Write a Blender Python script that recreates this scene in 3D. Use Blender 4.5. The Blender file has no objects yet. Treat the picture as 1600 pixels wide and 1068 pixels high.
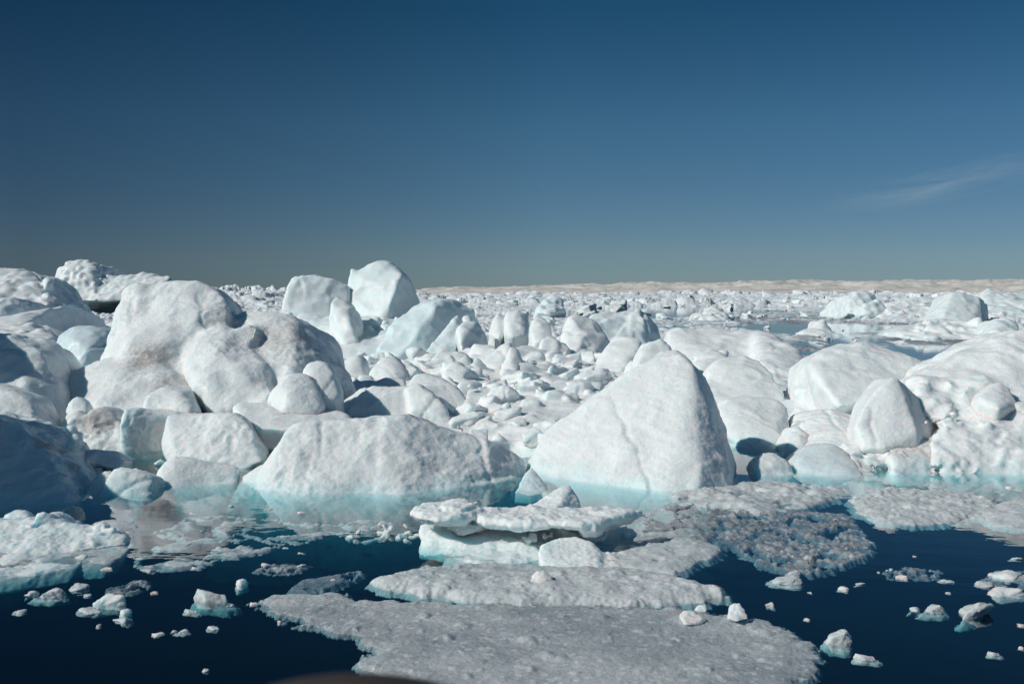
import bpy, bmesh, math, random
import numpy as np
from mathutils import Vector, Euler

random.seed(7)
RNG = np.random.default_rng(11)
S = bpy.context.scene
COL = S.collection

# ------------------------------------------------------------------ camera geometry
H = 4.0            # eye height above the sea
F = 1556.0         # focal length in photo pixels (35 mm on 36 mm)
HOR = 457.0        # horizon row in the photo
TH = math.atan((534.0 - HOR) / F)
CT, ST = math.cos(TH), math.sin(TH)


def ray(px, py):
    u = (px - 800.0) / F
    v = -(py - 534.0) / F
    return u, CT + v * ST, -ST + v * CT


def P(px, py, Y):
    """world point seen at a photo pixel at forward distance Y"""
    x, y, z = ray(px, py)
    k = Y / y
    return np.array((x * k, Y, H + z * k))


def G(px, py, z=0.0):
    """world point on the level z seen at a photo pixel"""
    x, y, zz = ray(px, py)
    k = (z - H) / zz
    return np.array((x * k, y * k, z))


# ------------------------------------------------------------------ noise
_pr = np.random.default_rng(5)
_perm = _pr.permutation(256)
_perm = np.concatenate([_perm, _perm, _perm])
_g = _pr.normal(size=(256, 3))
_g /= np.linalg.norm(_g, axis=1)[:, None]


def perlin(p):
    pi = np.floor(p).astype(np.int64)
    f = p - pi
    pi &= 255
    w = f * f * f * (f * (f * 6 - 15) + 10)
    out = 0
    for dx in (0, 1):
        hx = _perm[pi[:, 0] + dx]
        wx = w[:, 0] if dx else 1 - w[:, 0]
        for dy in (0, 1):
            hy = _perm[hx + pi[:, 1] + dy]
            wy = w[:, 1] if dy else 1 - w[:, 1]
            for dz in (0, 1):
                g = _g[_perm[hy + pi[:, 2] + dz]]
                wz = w[:, 2] if dz else 1 - w[:, 2]
                d = g[:, 0] * (f[:, 0] - dx) + g[:, 1] * (f[:, 1] - dy) + g[:, 2] * (f[:, 2] - dz)
                out = out + d * wx * wy * wz
    return out * 1.5


def fbm(p, n=3):
    a, s, o = 1.0, 1.0, 0
    for i in range(n):
        o = o + a * perlin(p * s + 17.3 * i)
        a *= 0.5
        s *= 2.03
    return o


def cells(x, y, size, seed=0):
    """2-D Voronoi: distance to the nearest feature (in cells), its random value and offset"""
    rx, ry = x / size, y / size
    ix, iy = np.floor(rx).astype(np.int64), np.floor(ry).astype(np.int64)
    best = np.full(x.shape, 9.0)
    val = np.zeros(x.shape)
    ox = np.zeros(x.shape)
    oy = np.zeros(x.shape)
    tab = np.random.default_rng(100 + seed).random((3, 65536))
    for dx in (-1, 0, 1):
        for dy in (-1, 0, 1):
            cx, cy = ix + dx, iy + dy
            h = ((cx * 73856093) ^ (cy * 19349663)) & 65535
            qx, qy = cx + tab[0][h], cy + tab[1][h]
            d = np.hypot(rx - qx, ry - qy)
            m = d < best
            best = np.where(m, d, best)
            val = np.where(m, tab[2][h], val)
            ox = np.where(m, rx - qx, ox)
            oy = np.where(m, ry - qy, oy)
    return best, val, ox, oy


def worley(p, seed=0):
    """3-D Voronoi: distance to the nearest feature point and to the second nearest"""
    pi = np.floor(p).astype(np.int64)
    f1 = np.full(len(p), 9.0); f2 = np.full(len(p), 9.0)
    tab = np.random.default_rng(400 + seed).random((4096, 3))
    for dx in (-1, 0, 1):
        for dy in (-1, 0, 1):
            for dz in (-1, 0, 1):
                c = pi + (dx, dy, dz)
                h = ((c[:, 0] * 73856093) ^ (c[:, 1] * 19349663) ^ (c[:, 2] * 83492791)) & 4095
                d = np.sqrt((((c + tab[h]) - p) ** 2).sum(1))
                m = d < f1
                f2 = np.where(m, f1, np.minimum(f2, d))
                f1 = np.where(m, d, f1)
    return f1, f2


# ------------------------------------------------------------------ object bookkeeping
def tag(o, label=None, cat=None, group=None, kind=None):
    if label: o['label'] = label
    if cat: o['category'] = cat
    if group: o['group'] = group
    if kind: o['kind'] = kind
    return o


def link(name, me, mat=None, parent=None):
    me.name = name
    o = bpy.data.objects.new(name, me)
    COL.objects.link(o)
    if mat is not None and not me.materials:
        me.materials.append(mat)
    if parent is not None:
        o.parent = parent
    return o


def np_mesh(name, v, f, smooth=True):
    me = bpy.data.meshes.new(name)
    v = np.asarray(v, dtype=np.float32)
    f = np.asarray(f, dtype=np.int32)
    k = f.shape[1]
    me.vertices.add(len(v)); me.vertices.foreach_set('co', v.ravel())
    me.loops.add(f.size); me.loops.foreach_set('vertex_index', f.ravel())
    me.polygons.add(len(f))
    me.polygons.foreach_set('loop_start', np.arange(0, f.size, k, dtype=np.int32))
    me.polygons.foreach_set('use_smooth', np.full(len(f), smooth))
    me.update(calc_edges=True)
    return me


def set_attr(me, name, a):
    at = me.attributes.new(name, 'FLOAT', 'POINT')
    at.data.foreach_set('value', np.ascontiguousarray(a, dtype=np.float32))


# ------------------------------------------------------------------ materials
class NT:
    def __init__(self, name):
        self.m = bpy.data.materials.new(name)
        self.m.use_nodes = True
        self.t = self.m.node_tree
        self.t.nodes.clear()
        self.out = self.n('ShaderNodeOutputMaterial')

    def n(self, typ, **kw):
        nd = self.t.nodes.new(typ)
        for k, v in kw.items():
            if k.startswith('_'):
                setattr(nd, k[1:], v)
            else:
                key = int(k[1:]) if k[0] == 'i' and k[1:].isdigit() else k.replace('__', ' ')
                if hasattr(v, 'is_output') or isinstance(v, bpy.types.NodeSocket):
                    self.t.links.new(v, nd.inputs[key])
                else:
                    nd.inputs[key].default_value = v
        return nd

    def noise(self, scale, detail=4, rough=0.55, vec=None, dist=0.0):
        nd = self.n('ShaderNodeTexNoise', Scale=scale, Detail=detail, Roughness=rough, Distortion=dist)
        if vec is not None: self.t.links.new(vec, nd.inputs['Vector'])
        return nd.outputs['Fac']

    def ramp(self, fac, stops):
        nd = self.n('ShaderNodeValToRGB', Fac=fac)
        e = nd.color_ramp.elements
        while len(e) < len(stops): e.new(0.5)
        for el, (p, c) in zip(e, stops):
            el.position = p
            el.color = c if len(c) == 4 else (*c, 1)
        return nd.outputs['Color']

    def math(self, op, a, b=0.0, c=0.0, clamp=False):
        nd = self.n('ShaderNodeMath', _operation=op, _use_clamp=clamp, i0=a, i1=b, i2=c)
        return nd.outputs[0]

    def mix(self, fac, a, b, blend='MIX'):
        nd = self.n('ShaderNodeMix', _data_type='RGBA', _blend_type=blend)
        for idx, v in ((0, fac), (6, a), (7, b)):
            if isinstance(v, bpy.types.NodeSocket): self.t.links.new(v, nd.inputs[idx])
            else: nd.inputs[idx].default_value = v if idx == 0 or len(v) == 4 else (*v, 1)
        return nd.outputs[2]

    def bump(self, h, strength, dist, normal=None):
        nd = self.n('ShaderNodeBump', Height=h, Strength=strength, Distance=dist)
        if normal is not None: self.t.links.new(normal, nd.inputs['Normal'])
        return nd.outputs['Normal']

    def done(self, shader):
        self.t.links.new(shader, self.out.inputs['Surface'])
        return self.m


SNOW = (0.845, 0.875, 0.865)
AQUA = (0.58, 0.79, 0.81)


def ice_material(name, snow=SNOW, aqua=AQUA, bump=0.75, sss=0.78, rough=0.40, scale=1.0, slush=False, radius=0.30, grains=0.0):
    b = NT(name)
    pos = b.n('ShaderNodeNewGeometry').outputs['Position']
    aq = b.n('ShaderNodeAttribute', _attribute_name='aqua').outputs['Fac']
    di = b.n('ShaderNodeAttribute', _attribute_name='dirt').outputs['Fac']
    big = b.noise(0.9 * scale, 5, 0.6, pos, 0.6)
    fine = b.noise(9 * scale, 6, 0.65, pos)
    grain = b.noise(55 * scale, 3, 0.7, pos)
    # snow crust with slightly greyer, granular patches
    snowc = b.mix(b.ramp(big, [(0.35, (0, 0, 0)), (0.7, (1, 1, 1))]), snow, tuple(c * 0.93 for c in snow))
    snowc = b.mix(b.ramp(fine, [(0.45, (0, 0, 0)), (0.75, (0.5, 0.5, 0.5))]), snowc, tuple(c * 0.78 for c in snow))
    mid = b.noise(3.4 * scale, 6, 0.7, pos, 0.3)
    snowc = b.mix(b.ramp(mid, [(0.42, (0, 0, 0)), (0.68, (0.75, 0.75, 0.75))]), snowc, tuple(c * k for c, k in zip(snow, (0.88, 0.89, 0.90))))
    snowc = b.mix(b.ramp(grain, [(0.52, (0, 0, 0)), (0.72, (0.6, 0.6, 0.6))]), snowc, tuple(c * 0.74 for c in snow))
    am = b.math('ADD', aq, b.math('MULTIPLY', b.math('SUBTRACT', big, 0.5), 0.9))
    am = b.math('MULTIPLY', b.math('GREATER_THAN', aq, 0.001), am)
    am = b.math('SMOOTH_MAX', am, 0.0, 0.1)
    am = b.math('MINIMUM', am, 1.0)
    col = b.mix(am, snowc, aqua)
    # wind-blown dirt: speckled inside the dirt attribute
    sp = b.math('ADD', b.math('MULTIPLY', fine, 0.9), b.math('MULTIPLY', grain, 0.5))
    dm = b.math('MULTIPLY_ADD', di, 1.6, b.math('SUBTRACT', b.math('MULTIPLY', sp, 1.7), 1.75))
    dm = b.math('MULTIPLY', b.math('MAXIMUM', dm, 0.0), b.math('GREATER_THAN', di, 0.002))
    dm = b.math('MINIMUM', dm, 0.8)
    dcol = b.mix(fine, (0.26, 0.235, 0.21), (0.36, 0.345, 0.33))
    col = b.mix(dm, col, dcol)
    if grains:
        wob = b.n('ShaderNodeVectorMath', _operation='ADD', i0=pos, i1=b.n('ShaderNodeVectorMath', _operation='SCALE', i0=b.n('ShaderNodeTexNoise', Vector=pos, Scale=grains * 0.6, Detail=4.0).outputs['Color'], Scale=1.6 / grains).outputs[0]).outputs[0]
        vo = b.n('ShaderNodeTexVoronoi', Vector=wob, Scale=grains)
        g = b.n('ShaderNodeSeparateColor', Color=vo.outputs['Color']).outputs[0]
        g2 = b.n('ShaderNodeSeparateColor', Color=b.n('ShaderNodeTexVoronoi', Vector=wob, Scale=grains * 0.6).outputs['Color']).outputs[1]
        col = b.mix(b.ramp(g, [(0.25, (0.34, 0.34, 0.34)), (0.9, (0, 0, 0))]), col, tuple(c * 0.62 for c in snow))
        col = b.mix(b.ramp(g2, [(0.80, (0, 0, 0)), (1.0, (0.5, 0.5, 0.5))]), col, (0.72, 0.74, 0.75))
    if slush:
        sl = b.n('ShaderNodeAttribute', _attribute_name='slush').outputs['Fac']
        col = b.mix(sl, col, b.mix(fine, (0.16, 0.17, 0.20), (0.30, 0.31, 0.34)))
    n = b.bump(fine, 0.55 * bump, 0.03 / scale)
    crumb = b.n('ShaderNodeTexVoronoi', Vector=pos, Scale=15.0 * scale, Randomness=1.0).outputs['Distance']
    n = b.bump(crumb, 0.30 * bump, 0.03 / scale, n)
    n = b.bump(grain, 0.35 * bump, 0.010 / scale, n)
    pr = b.n('ShaderNodeBsdfPrincipled', Base__Color=col, Roughness=rough, Normal=n, IOR=1.31)
    pr.inputs['Specular IOR Level'].default_value = 0.35
    pr.inputs['Subsurface Weight'].default_value = sss
    pr.inputs['Subsurface Radius'].default_value = (0.22, 0.62, 0.75)
    pr.inputs['Subsurface Scale'].default_value = radius
    b.t.links.new(b.math('MULTIPLY_ADD', big, -0.5, rough + 0.25), pr.inputs['Roughness'])
    return b.done(pr.outputs[0])


M_ICE = ice_material('glacier_ice')
M_BLUE = ice_material('bare_blue_ice', snow=(0.74, 0.81, 0.82), aqua=(0.56, 0.73, 0.76), bump=0.6, sss=0.9, rough=0.3, radius=0.4)
M_SLUSH = ice_material('wet_slush', snow=(0.54, 0.57, 0.575), aqua=(0.20, 0.24, 0.265), bump=0.9, sss=0.6, rough=0.2, scale=2.2, radius=0.10, grains=26.0)
M_GREY = ice_material('soaked_plate_ice', snow=(0.66, 0.69, 0.69), aqua=(0.40, 0.48, 0.49), bump=0.8, sss=0.6, rough=0.25, scale=2.0, radius=0.10, grains=14.0)
M_BRASH = ice_material('dark_brash', snow=(0.36, 0.385, 0.40), aqua=(0.16, 0.20, 0.23), bump=1.2, sss=0.2, rough=0.2, scale=2.2, radius=0.04, grains=22.0)
M_PACK = ice_material('far_pack_ice', snow=(0.81, 0.845, 0.85), aqua=(0.55, 0.74, 0.78), bump=0.6, sss=0.0, rough=0.7, scale=0.5, slush=True)


# ------------------------------------------------------------------ ice bodies
def hull_mesh(pts, bm):
    vs = [bm.verts.new(tuple(p)) for p in pts]
    r = bmesh.ops.convex_hull(bm, input=vs)
    dead = {e for e in r['geom_interior'] + r['geom_unused'] if isinstance(e, bmesh.types.BMVert)}
    if dead:
        bmesh.ops.delete(bm, geom=list(dead), context='VERTS')


def add_piece(bm, pts, T, foot=1.0):
    """convex block: the traced front points, the same points again T metres further back and
    somewhat lower, and for waterline points a foot below the water"""
    out = []
    cx = np.mean([P(*p[:2], p[2] if len(p) > 2 else G(*p)[1])[0] for p in pts])
    for p in pts:
        if len(p) == 2:
            w = G(*p)
            out.append(w)
            out.append(w + np.array((0, -0.10, -0.14)) * foot)
            out.append(w + np.array((0, -1.2, -0.65)) * foot)
            out.append(w + np.array((0, -2.4, -1.4)) * foot)
            out.append(np.array((cx + (w[0] - cx) * 0.85, w[1] + T, 0.0)))
        else:
            w = P(*p)
            w[2] = max(w[2], -0.3)
            out.append(w)
            zr = H - (H - w[2]) * (w[1] + T) / w[1]
            zb = min(w[2] - 0.15 * T, zr - 0.04) if w[2] < H else w[2] - 0.12 * T
            out.append(np.array((cx + (w[0] - cx) * 0.8, w[1] + T, zb)))
            if w[2] > 0.3:
                out.append(np.array((cx + (w[0] - cx) * 0.9, w[1] + T * 1.15, min(0.0, zb))))
                out.append(np.array((cx + (w[0] - cx) * 0.97, w[1] + T * 0.5, min(-0.2, zb))))
    hull_mesh(out, bm)


def plate_piece(bm, outline, z, th):
    """a thin slab: traced rim on the level z, bevelled above and undercut below"""
    w = np.array([G(px, py, z) for px, py in outline])
    c = w.mean(0)
    top = c + (w - c) * 0.90; top[:, 2] = z + 0.02
    mid = w.copy(); mid[:, 2] = z - 0.35 * th
    low = c + (w - c) * 0.80; low[:, 2] = z - th
    hull_mesh(np.concatenate([top, mid, low]), bm)


def lump_pts(c, s, n=13, flat=1.0, rng=None):
    rng = rng or RNG
    d = rng.normal(size=(n, 3))
    d /= np.linalg.norm(d, axis=1)[:, None]
    r = rng.uniform(0.75, 1.1, size=(n, 1))
    ax = np.array(s) * np.array((rng.uniform(0.8, 1.25), rng.uniform(0.8, 1.2), flat * rng.uniform(0.75, 1.1)))
    a = rng.uniform(0, 6.28)
    q = d * r * ax
    ca, sa = math.cos(a), math.sin(a)
    q = np.stack([q[:, 0] * ca - q[:, 1] * sa, q[:, 0] * sa + q[:, 1] * ca, q[:, 2]], 1)
    return q + c


def add_lumps(bm, px0, px1, py0, py1, Y0, Y1, n, s0, s1, flat=0.8, rng=None):
    """n knobbly lumps over a slope that runs from (row py0, distance Y0) down to (row py1, distance Y1)"""
    rng = rng or RNG
    for _ in range(n):
        px = rng.uniform(px0, px1); t = rng.uniform(0, 1)
        py = py0 + (py1 - py0) * t
        Y = Y0 + (Y1 - Y0) * t
        s = rng.uniform(s0, s1)
        hull_mesh(lump_pts(P(px, py, Y) + (0, 0.3 * s, -0.2 * s), s, 12, flat, rng), bm)


def remesh(bm, vox):
    me = bpy.data.meshes.new('tmp')
    bm.to_mesh(me); bm.free()
    o = bpy.data.objects.new('tmp', me)
    COL.objects.link(o)
    md = o.modifiers.new('r', 'REMESH')
    md.mode = 'VOXEL'; md.voxel_size = vox; md.adaptivity = 0
    dg = bpy.context.evaluated_depsgraph_get()
    ev = o.evaluated_get(dg)
    m2 = bpy.data.meshes.new_from_object(ev)
    bpy.data.objects.remove(o); bpy.data.meshes.remove(me)
    return m2


def mesh_np(me):
    v = np.empty(len(me.vertices) * 3, np.float32); me.vertices.foreach_get('co', v)
    e = np.empty(len(me.edges) * 2, np.int32); me.edges.foreach_get('vertices', e)
    return v.reshape(-1, 3).astype(float), e.reshape(-1, 2)


def relax(v, e, it, taubin=False):
    n = len(v)
    deg = np.bincount(e.ravel(), minlength=n).astype(float)
    a, b = e[:, 0], e[:, 1]
    for k in range(it):
        s = np.empty_like(v)
        for c in range(3):
            s[:, c] = np.bincount(a, v[b, c], n) + np.bincount(b, v[a, c], n)
        s /= np.maximum(deg, 1)[:, None]
        lam = 0.6 if not taubin or k % 2 == 0 else -0.61
        v = v + lam * (s - v)
    return v


def vnormals(me):
    nrm = np.empty(len(me.vertices) * 3, np.float32)
    me.vertex_normals.foreach_get('vector', nrm)
    return nrm.reshape(-1, 3).astype(float)


def finish_ice(me, smooth, big=0.12, bigf=0.7, cup=0.013, cupf=3.2, fine=0.011, aqua=0.0, dirt=(), dirt0=0.0,
               wet=0.55, seed=0.0, flute=0.0, bowl=0.09, bowls=1.15, scal=0.020, scals=0.30, strat=0.0, cracks=3, fsz=1.0):
    """melt-round the block, then give it hollows, sun cups and grain; store its colour attributes"""
    v, e = mesh_np(me)
    v = relax(v, e, smooth)
    me.vertices.foreach_set('co', v.astype(np.float32).ravel()); me.update()
    n = vnormals(me)
    q = v + seed
    d = big * fbm(q * bigf, 3)
    rid = 1 - np.abs(perlin(q * cupf + 3.1)) * 2.2
    rid2 = 1 - np.abs(perlin(q * cupf * 1.9 + 9.7)) * 2.2
    mask = np.clip(0.55 + 0.9 * perlin(q * 0.8 + 31), 0.1, 1.2)
    d += cup * (rid + 0.5 * rid2) * mask
    d += fine * fbm(q * 14, 2)
    # broad melt facets meeting in soft ridges, and small scallops
    warp = np.stack([perlin(q * 0.9 + 2), perlin(q * 0.9 + 12), perlin(q * 0.9 + 22)], 1)
    if bowl:
        f1, f2 = worley((q + 0.35 * bowls * warp) / (bowls * np.array((1.0, 1.0, 0.8))), 1)
        d += bowl * (np.clip(f1, 0, 1.0) ** 2 * 2.2 - 0.5)
    if scal:
        f1, f2 = worley((q + 0.12 * warp) / scals, 2)
        pat = np.clip(0.35 + 1.3 * perlin(q * 0.55 + 71), 0, 1)
        d += scal * (np.clip(f1, 0, 1.0) ** 2 * 2.0 - 0.6) * pat
    cr = np.random.default_rng(int(seed * 31) + 5)
    c0, ext = v.mean(0), v.max(0) - v.min(0)
    for _ in range(cracks):
        nn = cr.normal(size=3) * (1, 1, 0.35); nn /= np.linalg.norm(nn)
        pt = c0 + cr.uniform(-0.35, 0.35, 3) * ext
        dist = (v - pt) @ nn + 0.10 * fsz * perlin(q * 1.6 / fsz + 40) + 0.03 * fsz * perlin(q * 5 / fsz)
        fade = np.clip(0.2 + 1.6 * perlin(q * 0.6 / fsz + cr.uniform(0, 50)), 0, 1)
        d -= 0.045 * fsz * fade * np.exp(-(dist / (0.05 * fsz)) ** 2)
        d += 0.02 * fsz * fade * np.tanh(dist / (0.06 * fsz)) * np.exp(-np.abs(dist) / (0.5 * fsz))
    # wave-cut notch at the waterline
    d -= 0.07 * min(fsz, 1.0) * np.exp(-((v[:, 2] - 0.04) / (0.07 * min(fsz, 1.0) + 0.01)) ** 2) * np.clip(0.6 + perlin(q * 1.3 + 90), 0, 1.2)
    if strat:
        t = q[:, 2] * 5.5 + q[:, 0] * 1.3 + 1.5 * perlin(q * 0.7)
        d += strat * (np.abs((t % 1.0) - 0.5) * 2 - 0.5) * np.clip(0.4 + perlin(q * 0.9 + 5), 0, 1)
    if flute:
        qq = q * np.array((5.0, 5.0, 0.8))
        d += flute * (1 - np.abs(perlin(qq)) * 2)
    v = v + n * d[:, None]
    me.vertices.foreach_set('co', v.astype(np.float32).ravel()); me.update()
    me.polygons.foreach_set('use_smooth', np.ones(len(me.polygons), bool))
    z = v[:, 2]
    a = np.full(len(v), float(aqua))
    a += wet * np.clip((0.30 + 0.12 * perlin(q * 1.7) - z) / 0.28, 0, 1)
    dd = np.full(len(v), float(dirt0))
    for (px, py, Y, r, amt) in dirt:
        c = P(px, py, Y)
        dd = np.maximum(dd, amt * np.clip(1.25 - np.linalg.norm(v - c, axis=1) / r, 0, 1))
    set_attr(me, 'aqua', a); set_attr(me, 'dirt', dd)
    return me


BSEED = [0.0]


def berg(name, label, cat, pieces, lumps=(), T=1.2, sm=14, vox=None, mat=None, group=None, parent=None, fs=None, plates=(), **kw):
    bm = bmesh.new()
    Ys = []
    small = fs is not None and fs < 0.8
    for p in pieces:
        t = T
        if isinstance(p[0], (int, float)):
            t, p = p
        for q in p: Ys.append(q[2] if len(q) > 2 else G(*q)[1])
        add_piece(bm, p, t, 0.12 if small else 1.0)
    BSEED[0] += 13.7
    rng = np.random.default_rng(int(BSEED[0] * 10))
    for pl in plates:
        plate_piece(bm, *pl); Ys.append(15.0)
    for L in lumps:
        add_lumps(bm, *L, rng=rng)
        Ys += [L[4], L[5]]
    if fs is None: fs = max(1.0, min(Ys) / 30)
    for k, d0 in (('bowl', 0.05), ('bowls', 1.3), ('scal', 0.015), ('scals', 0.25)):
        kw[k] = kw.get(k, d0) * fs * (1.5 if k == 'bowl' and fs > 1.25 else 1.0)
    kw['fsz'] = fs
    if vox is None: vox = max(0.022, min(Ys) * 0.0019)
    me = remesh(bm, vox)
    finish_ice(me, sm, seed=BSEED[0], **kw)
    o = link(name, me, mat or M_ICE, parent)
    if parent is None: tag(o, label, cat, group)
    # the object's origin goes to its foot
    co, _ = mesh_np(me)
    c = np.array((co[:, 0].mean(), co[:, 1].mean(), 0.0))
    me.vertices.foreach_set('co', (co - c).astype(np.float32).ravel()); me.update()
    o.location = c if parent is None else c - np.array(parent.location)
    return o

# ------------------------------------------------------------------ camera, light, sky
cam = bpy.data.cameras.new('camera')
cam.lens = 35; cam.sensor_width = 36; cam.clip_start = 0.05; cam.clip_end = 60000
camo = bpy.data.objects.new('camera', cam)
COL.objects.link(camo)
camo.location = (0, 0, H)
camo.rotation_euler = (math.pi / 2 - TH, 0, 0)
S.camera = camo
cam.dof.use_dof = True
cam.dof.focus_distance = 26.0
cam.dof.aperture_fstop = 4.0

SUN_AZ = math.radians(-110)      # clockwise from +Y (negative: to the left)
SUN_EL = math.radians(36)
sd = Vector((math.sin(SUN_AZ) * math.cos(SUN_EL), math.cos(SUN_AZ) * math.cos(SUN_EL), math.sin(SUN_EL)))
sl = bpy.data.lights.new('sun', 'SUN')
sl.energy = 3.42; sl.angle = math.radians(0.5); sl.color = (1.0, 0.985, 0.94)
so = bpy.data.objects.new('sun', sl)
COL.objects.link(so)
so.rotation_euler = sd.to_track_quat('Z', 'Y').to_euler()
so.location = (-40, -20, 40)

W = bpy.data.worlds.new('World')
S.world = W
W.use_nodes = True
wt = W.node_tree
wt.nodes.clear()
wo = wt.nodes.new('ShaderNodeOutputWorld')
bg = wt.nodes.new('ShaderNodeBackground')
sky = wt.nodes.new('ShaderNodeTexSky')
sky.sky_type = 'NISHITA'
sky.sun_disc = False
sky.sun_elevation = SUN_EL
sky.sun_rotation = SUN_AZ
sky.altitude = 2500
sky.air_density = 1.0
sky.dust_density = 0.3
sky.ozone_density = 3.0
bg.inputs['Strength'].default_value = 0.06
def wn(typ, **kw):
    nd = wt.nodes.new(typ)
    for k, v in kw.items():
        if k[0] == '_': setattr(nd, k[1:], v)
        else:
            key = int(k[1:]) if k[0] == 'i' and k[1:].isdigit() else k
            if isinstance(v, bpy.types.NodeSocket): wt.links.new(v, nd.inputs[key])
            else: nd.inputs[key].default_value = v
    return nd


def wramp(fac, stops):
    nd = wn('ShaderNodeValToRGB', Fac=fac)
    e = nd.color_ramp.elements
    while len(e) < len(stops): e.new(0.5)
    for el, (p, c) in zip(e, stops):
        el.position = p; el.color = (*c, 1)
    return nd.outputs[0]


def wmix(blend, fac, a, c):
    nd = wn('ShaderNodeMix', _data_type='RGBA', _blend_type=blend)
    for idx, v in ((0, fac), (6, a), (7, c)):
        if isinstance(v, bpy.types.NodeSocket): wt.links.new(v, nd.inputs[idx])
        else: nd.inputs[idx].default_value = v
    return nd.outputs[2]


# a polarised sky: deeper upwards and leftwards, overhead brightened to lift the shade
tc = wn('ShaderNodeTexCoord').outputs['Generated']
sx = wn('ShaderNodeSeparateXYZ', Vector=tc)
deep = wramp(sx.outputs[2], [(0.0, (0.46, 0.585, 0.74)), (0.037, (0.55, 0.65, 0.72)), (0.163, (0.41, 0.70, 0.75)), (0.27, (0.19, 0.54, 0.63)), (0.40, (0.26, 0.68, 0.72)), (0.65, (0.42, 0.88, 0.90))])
xx = wn('ShaderNodeMath', _operation='MULTIPLY_ADD', i0=sx.outputs[0], i1=0.5, i2=0.5).outputs[0]
side = wramp(xx, [(0.0, (1, 1, 1)), (0.15, (0.7, 0.72, 0.74)), (0.28, (0.44, 0.47, 0.52)), (0.52, (0.98, 1, 1)), (0.72, (0.93, 0.96, 1))])
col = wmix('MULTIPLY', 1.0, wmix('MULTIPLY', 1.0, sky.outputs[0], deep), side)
# one faint wisp of cirrus low at right
dv = ray(1490, 282); dl = math.sqrt(sum(c * c for c in dv))
rel = wn('ShaderNodeVectorMath', _operation='SUBTRACT', i0=tc, i1=tuple(c / dl for c in dv)).outputs[0]
mpw = wn('ShaderNodeMapping', Vector=rel, Rotation=(0, math.radians(11), 0)).outputs[0]
ell = wn('ShaderNodeVectorMath', _operation='LENGTH', i0=wn('ShaderNodeVectorMath', _operation='MULTIPLY', i0=mpw, i1=(8.5, 6.0, 52.0)).outputs[0]).outputs['Value']
fall = wramp(ell, [(0.0, (1, 1, 1)), (1.0, (0, 0, 0))])
ws = wn('ShaderNodeTexNoise', Vector=wn('ShaderNodeMapping', Vector=mpw, Scale=(7, 7, 60)).outputs[0], Scale=1.6, Detail=6.0, Roughness=0.6).outputs[0]
wm = wn('ShaderNodeMath', _operation='MULTIPLY', i0=fall, i1=wramp(ws, [(0.38, (0, 0, 0)), (0.75, (1, 1, 1))])).outputs[0]
wm = wn('ShaderNodeMath', _operation='MULTIPLY', i0=wm, i1=0.30).outputs[0]
col = wmix('MIX', wm, col, (7.5, 8.4, 9.0, 1))
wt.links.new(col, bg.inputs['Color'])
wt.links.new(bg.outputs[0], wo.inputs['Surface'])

S.view_settings.view_transform = 'Standard'
S.view_settings.look = 'None'
S.view_settings.exposure = 0.0
S.view_settings.gamma = 1.0
S.cycles.use_denoising = True
S.cycles.max_bounces = 8
S.cycles.transparent_max_bounces = 12
S.cycles.caustics_reflective = False
S.cycles.caustics_refractive = False

# ------------------------------------------------------------------ sea
def grid_box(name, xs, ys, z0, z1):
    """closed box with a gridded top"""
    nx, ny = len(xs), len(ys)
    v = [(x, y, z1) for y in ys for x in xs] + [(x, y, z0) for y in ys for x in xs]
    f = []
    o = nx * ny
    for j in range(ny - 1):
        for i in range(nx - 1):
            a = j * nx + i
            f.append((a, a + 1, a + nx + 1, a + nx))
            f.append((o + a, o + a + nx, o + a + nx + 1, o + a + 1))
    for i in range(nx - 1):
        f.append((o + i, o + i + 1, i + 1, i))
        a = (ny - 1) * nx + i
        f.append((a, a + 1, o + a + 1, o + a))
    for j in range(ny - 1):
        a = j * nx
        f.append((a, a + nx, o + a + nx, o + a))
        a = j * nx + nx - 1
        f.append((o + a, o + a + nx, a + nx, a))
    return np_mesh(name, v, f, False)


gx = [-20000, -3000, -400, -60, -20, 0, 20, 60, 400, 3000, 20000]
gy = [-2000, -300, -30, 0, 15, 30, 60, 150, 500, 2000, 8000, 20000]
b = NT('sea_water')
pos = b.n('ShaderNodeNewGeometry').outputs['Position']
mp = b.n('ShaderNodeMapping', Vector=pos, Scale=(1.0, 1.6, 1.0)).outputs[0]
rip = b.noise(0.9, 3, 0.5, mp)
nr = b.bump(rip, 0.02, 0.25)
# air-to-water reflectance, the same from either side of the surface
inc = b.n('ShaderNodeNewGeometry').outputs['Incoming']
cs = b.math('ABSOLUTE', b.n('ShaderNodeVectorMath', _operation='DOT_PRODUCT', i0=inc, i1=nr).outputs['Value'])
fr = b.math('MULTIPLY_ADD', b.math('POWER', b.math('SUBTRACT', 1.0, cs, 0, True), 3.7), 0.98, 0.02, True)
gl = b.n('ShaderNodeBsdfGlossy', Color=(0.97, 0.98, 1, 1), Roughness=0.012, Normal=nr)
tr = b.n('ShaderNodeBsdfTransparent', Color=(0.96, 0.99, 1.0, 1))
mx = b.n('ShaderNodeMixShader', Fac=fr)
b.t.links.new(tr.outputs[0], mx.inputs[1]); b.t.links.new(gl.outputs[0], mx.inputs[2])
va = b.n('ShaderNodeVolumeAbsorption', Color=(0.12, 0.735, 0.755, 1), Density=2.5)
b.t.links.new(va.outputs[0], b.out.inputs['Volume'])
M_WATER = b.done(mx.outputs[0])
sea = link('sea_water', grid_box('sea_water', gx, gy, -3.2, 0.0), M_WATER)
tag(sea, 'calm dark blue sea with mirror reflections of the ice', 'water', kind='structure')

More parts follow.
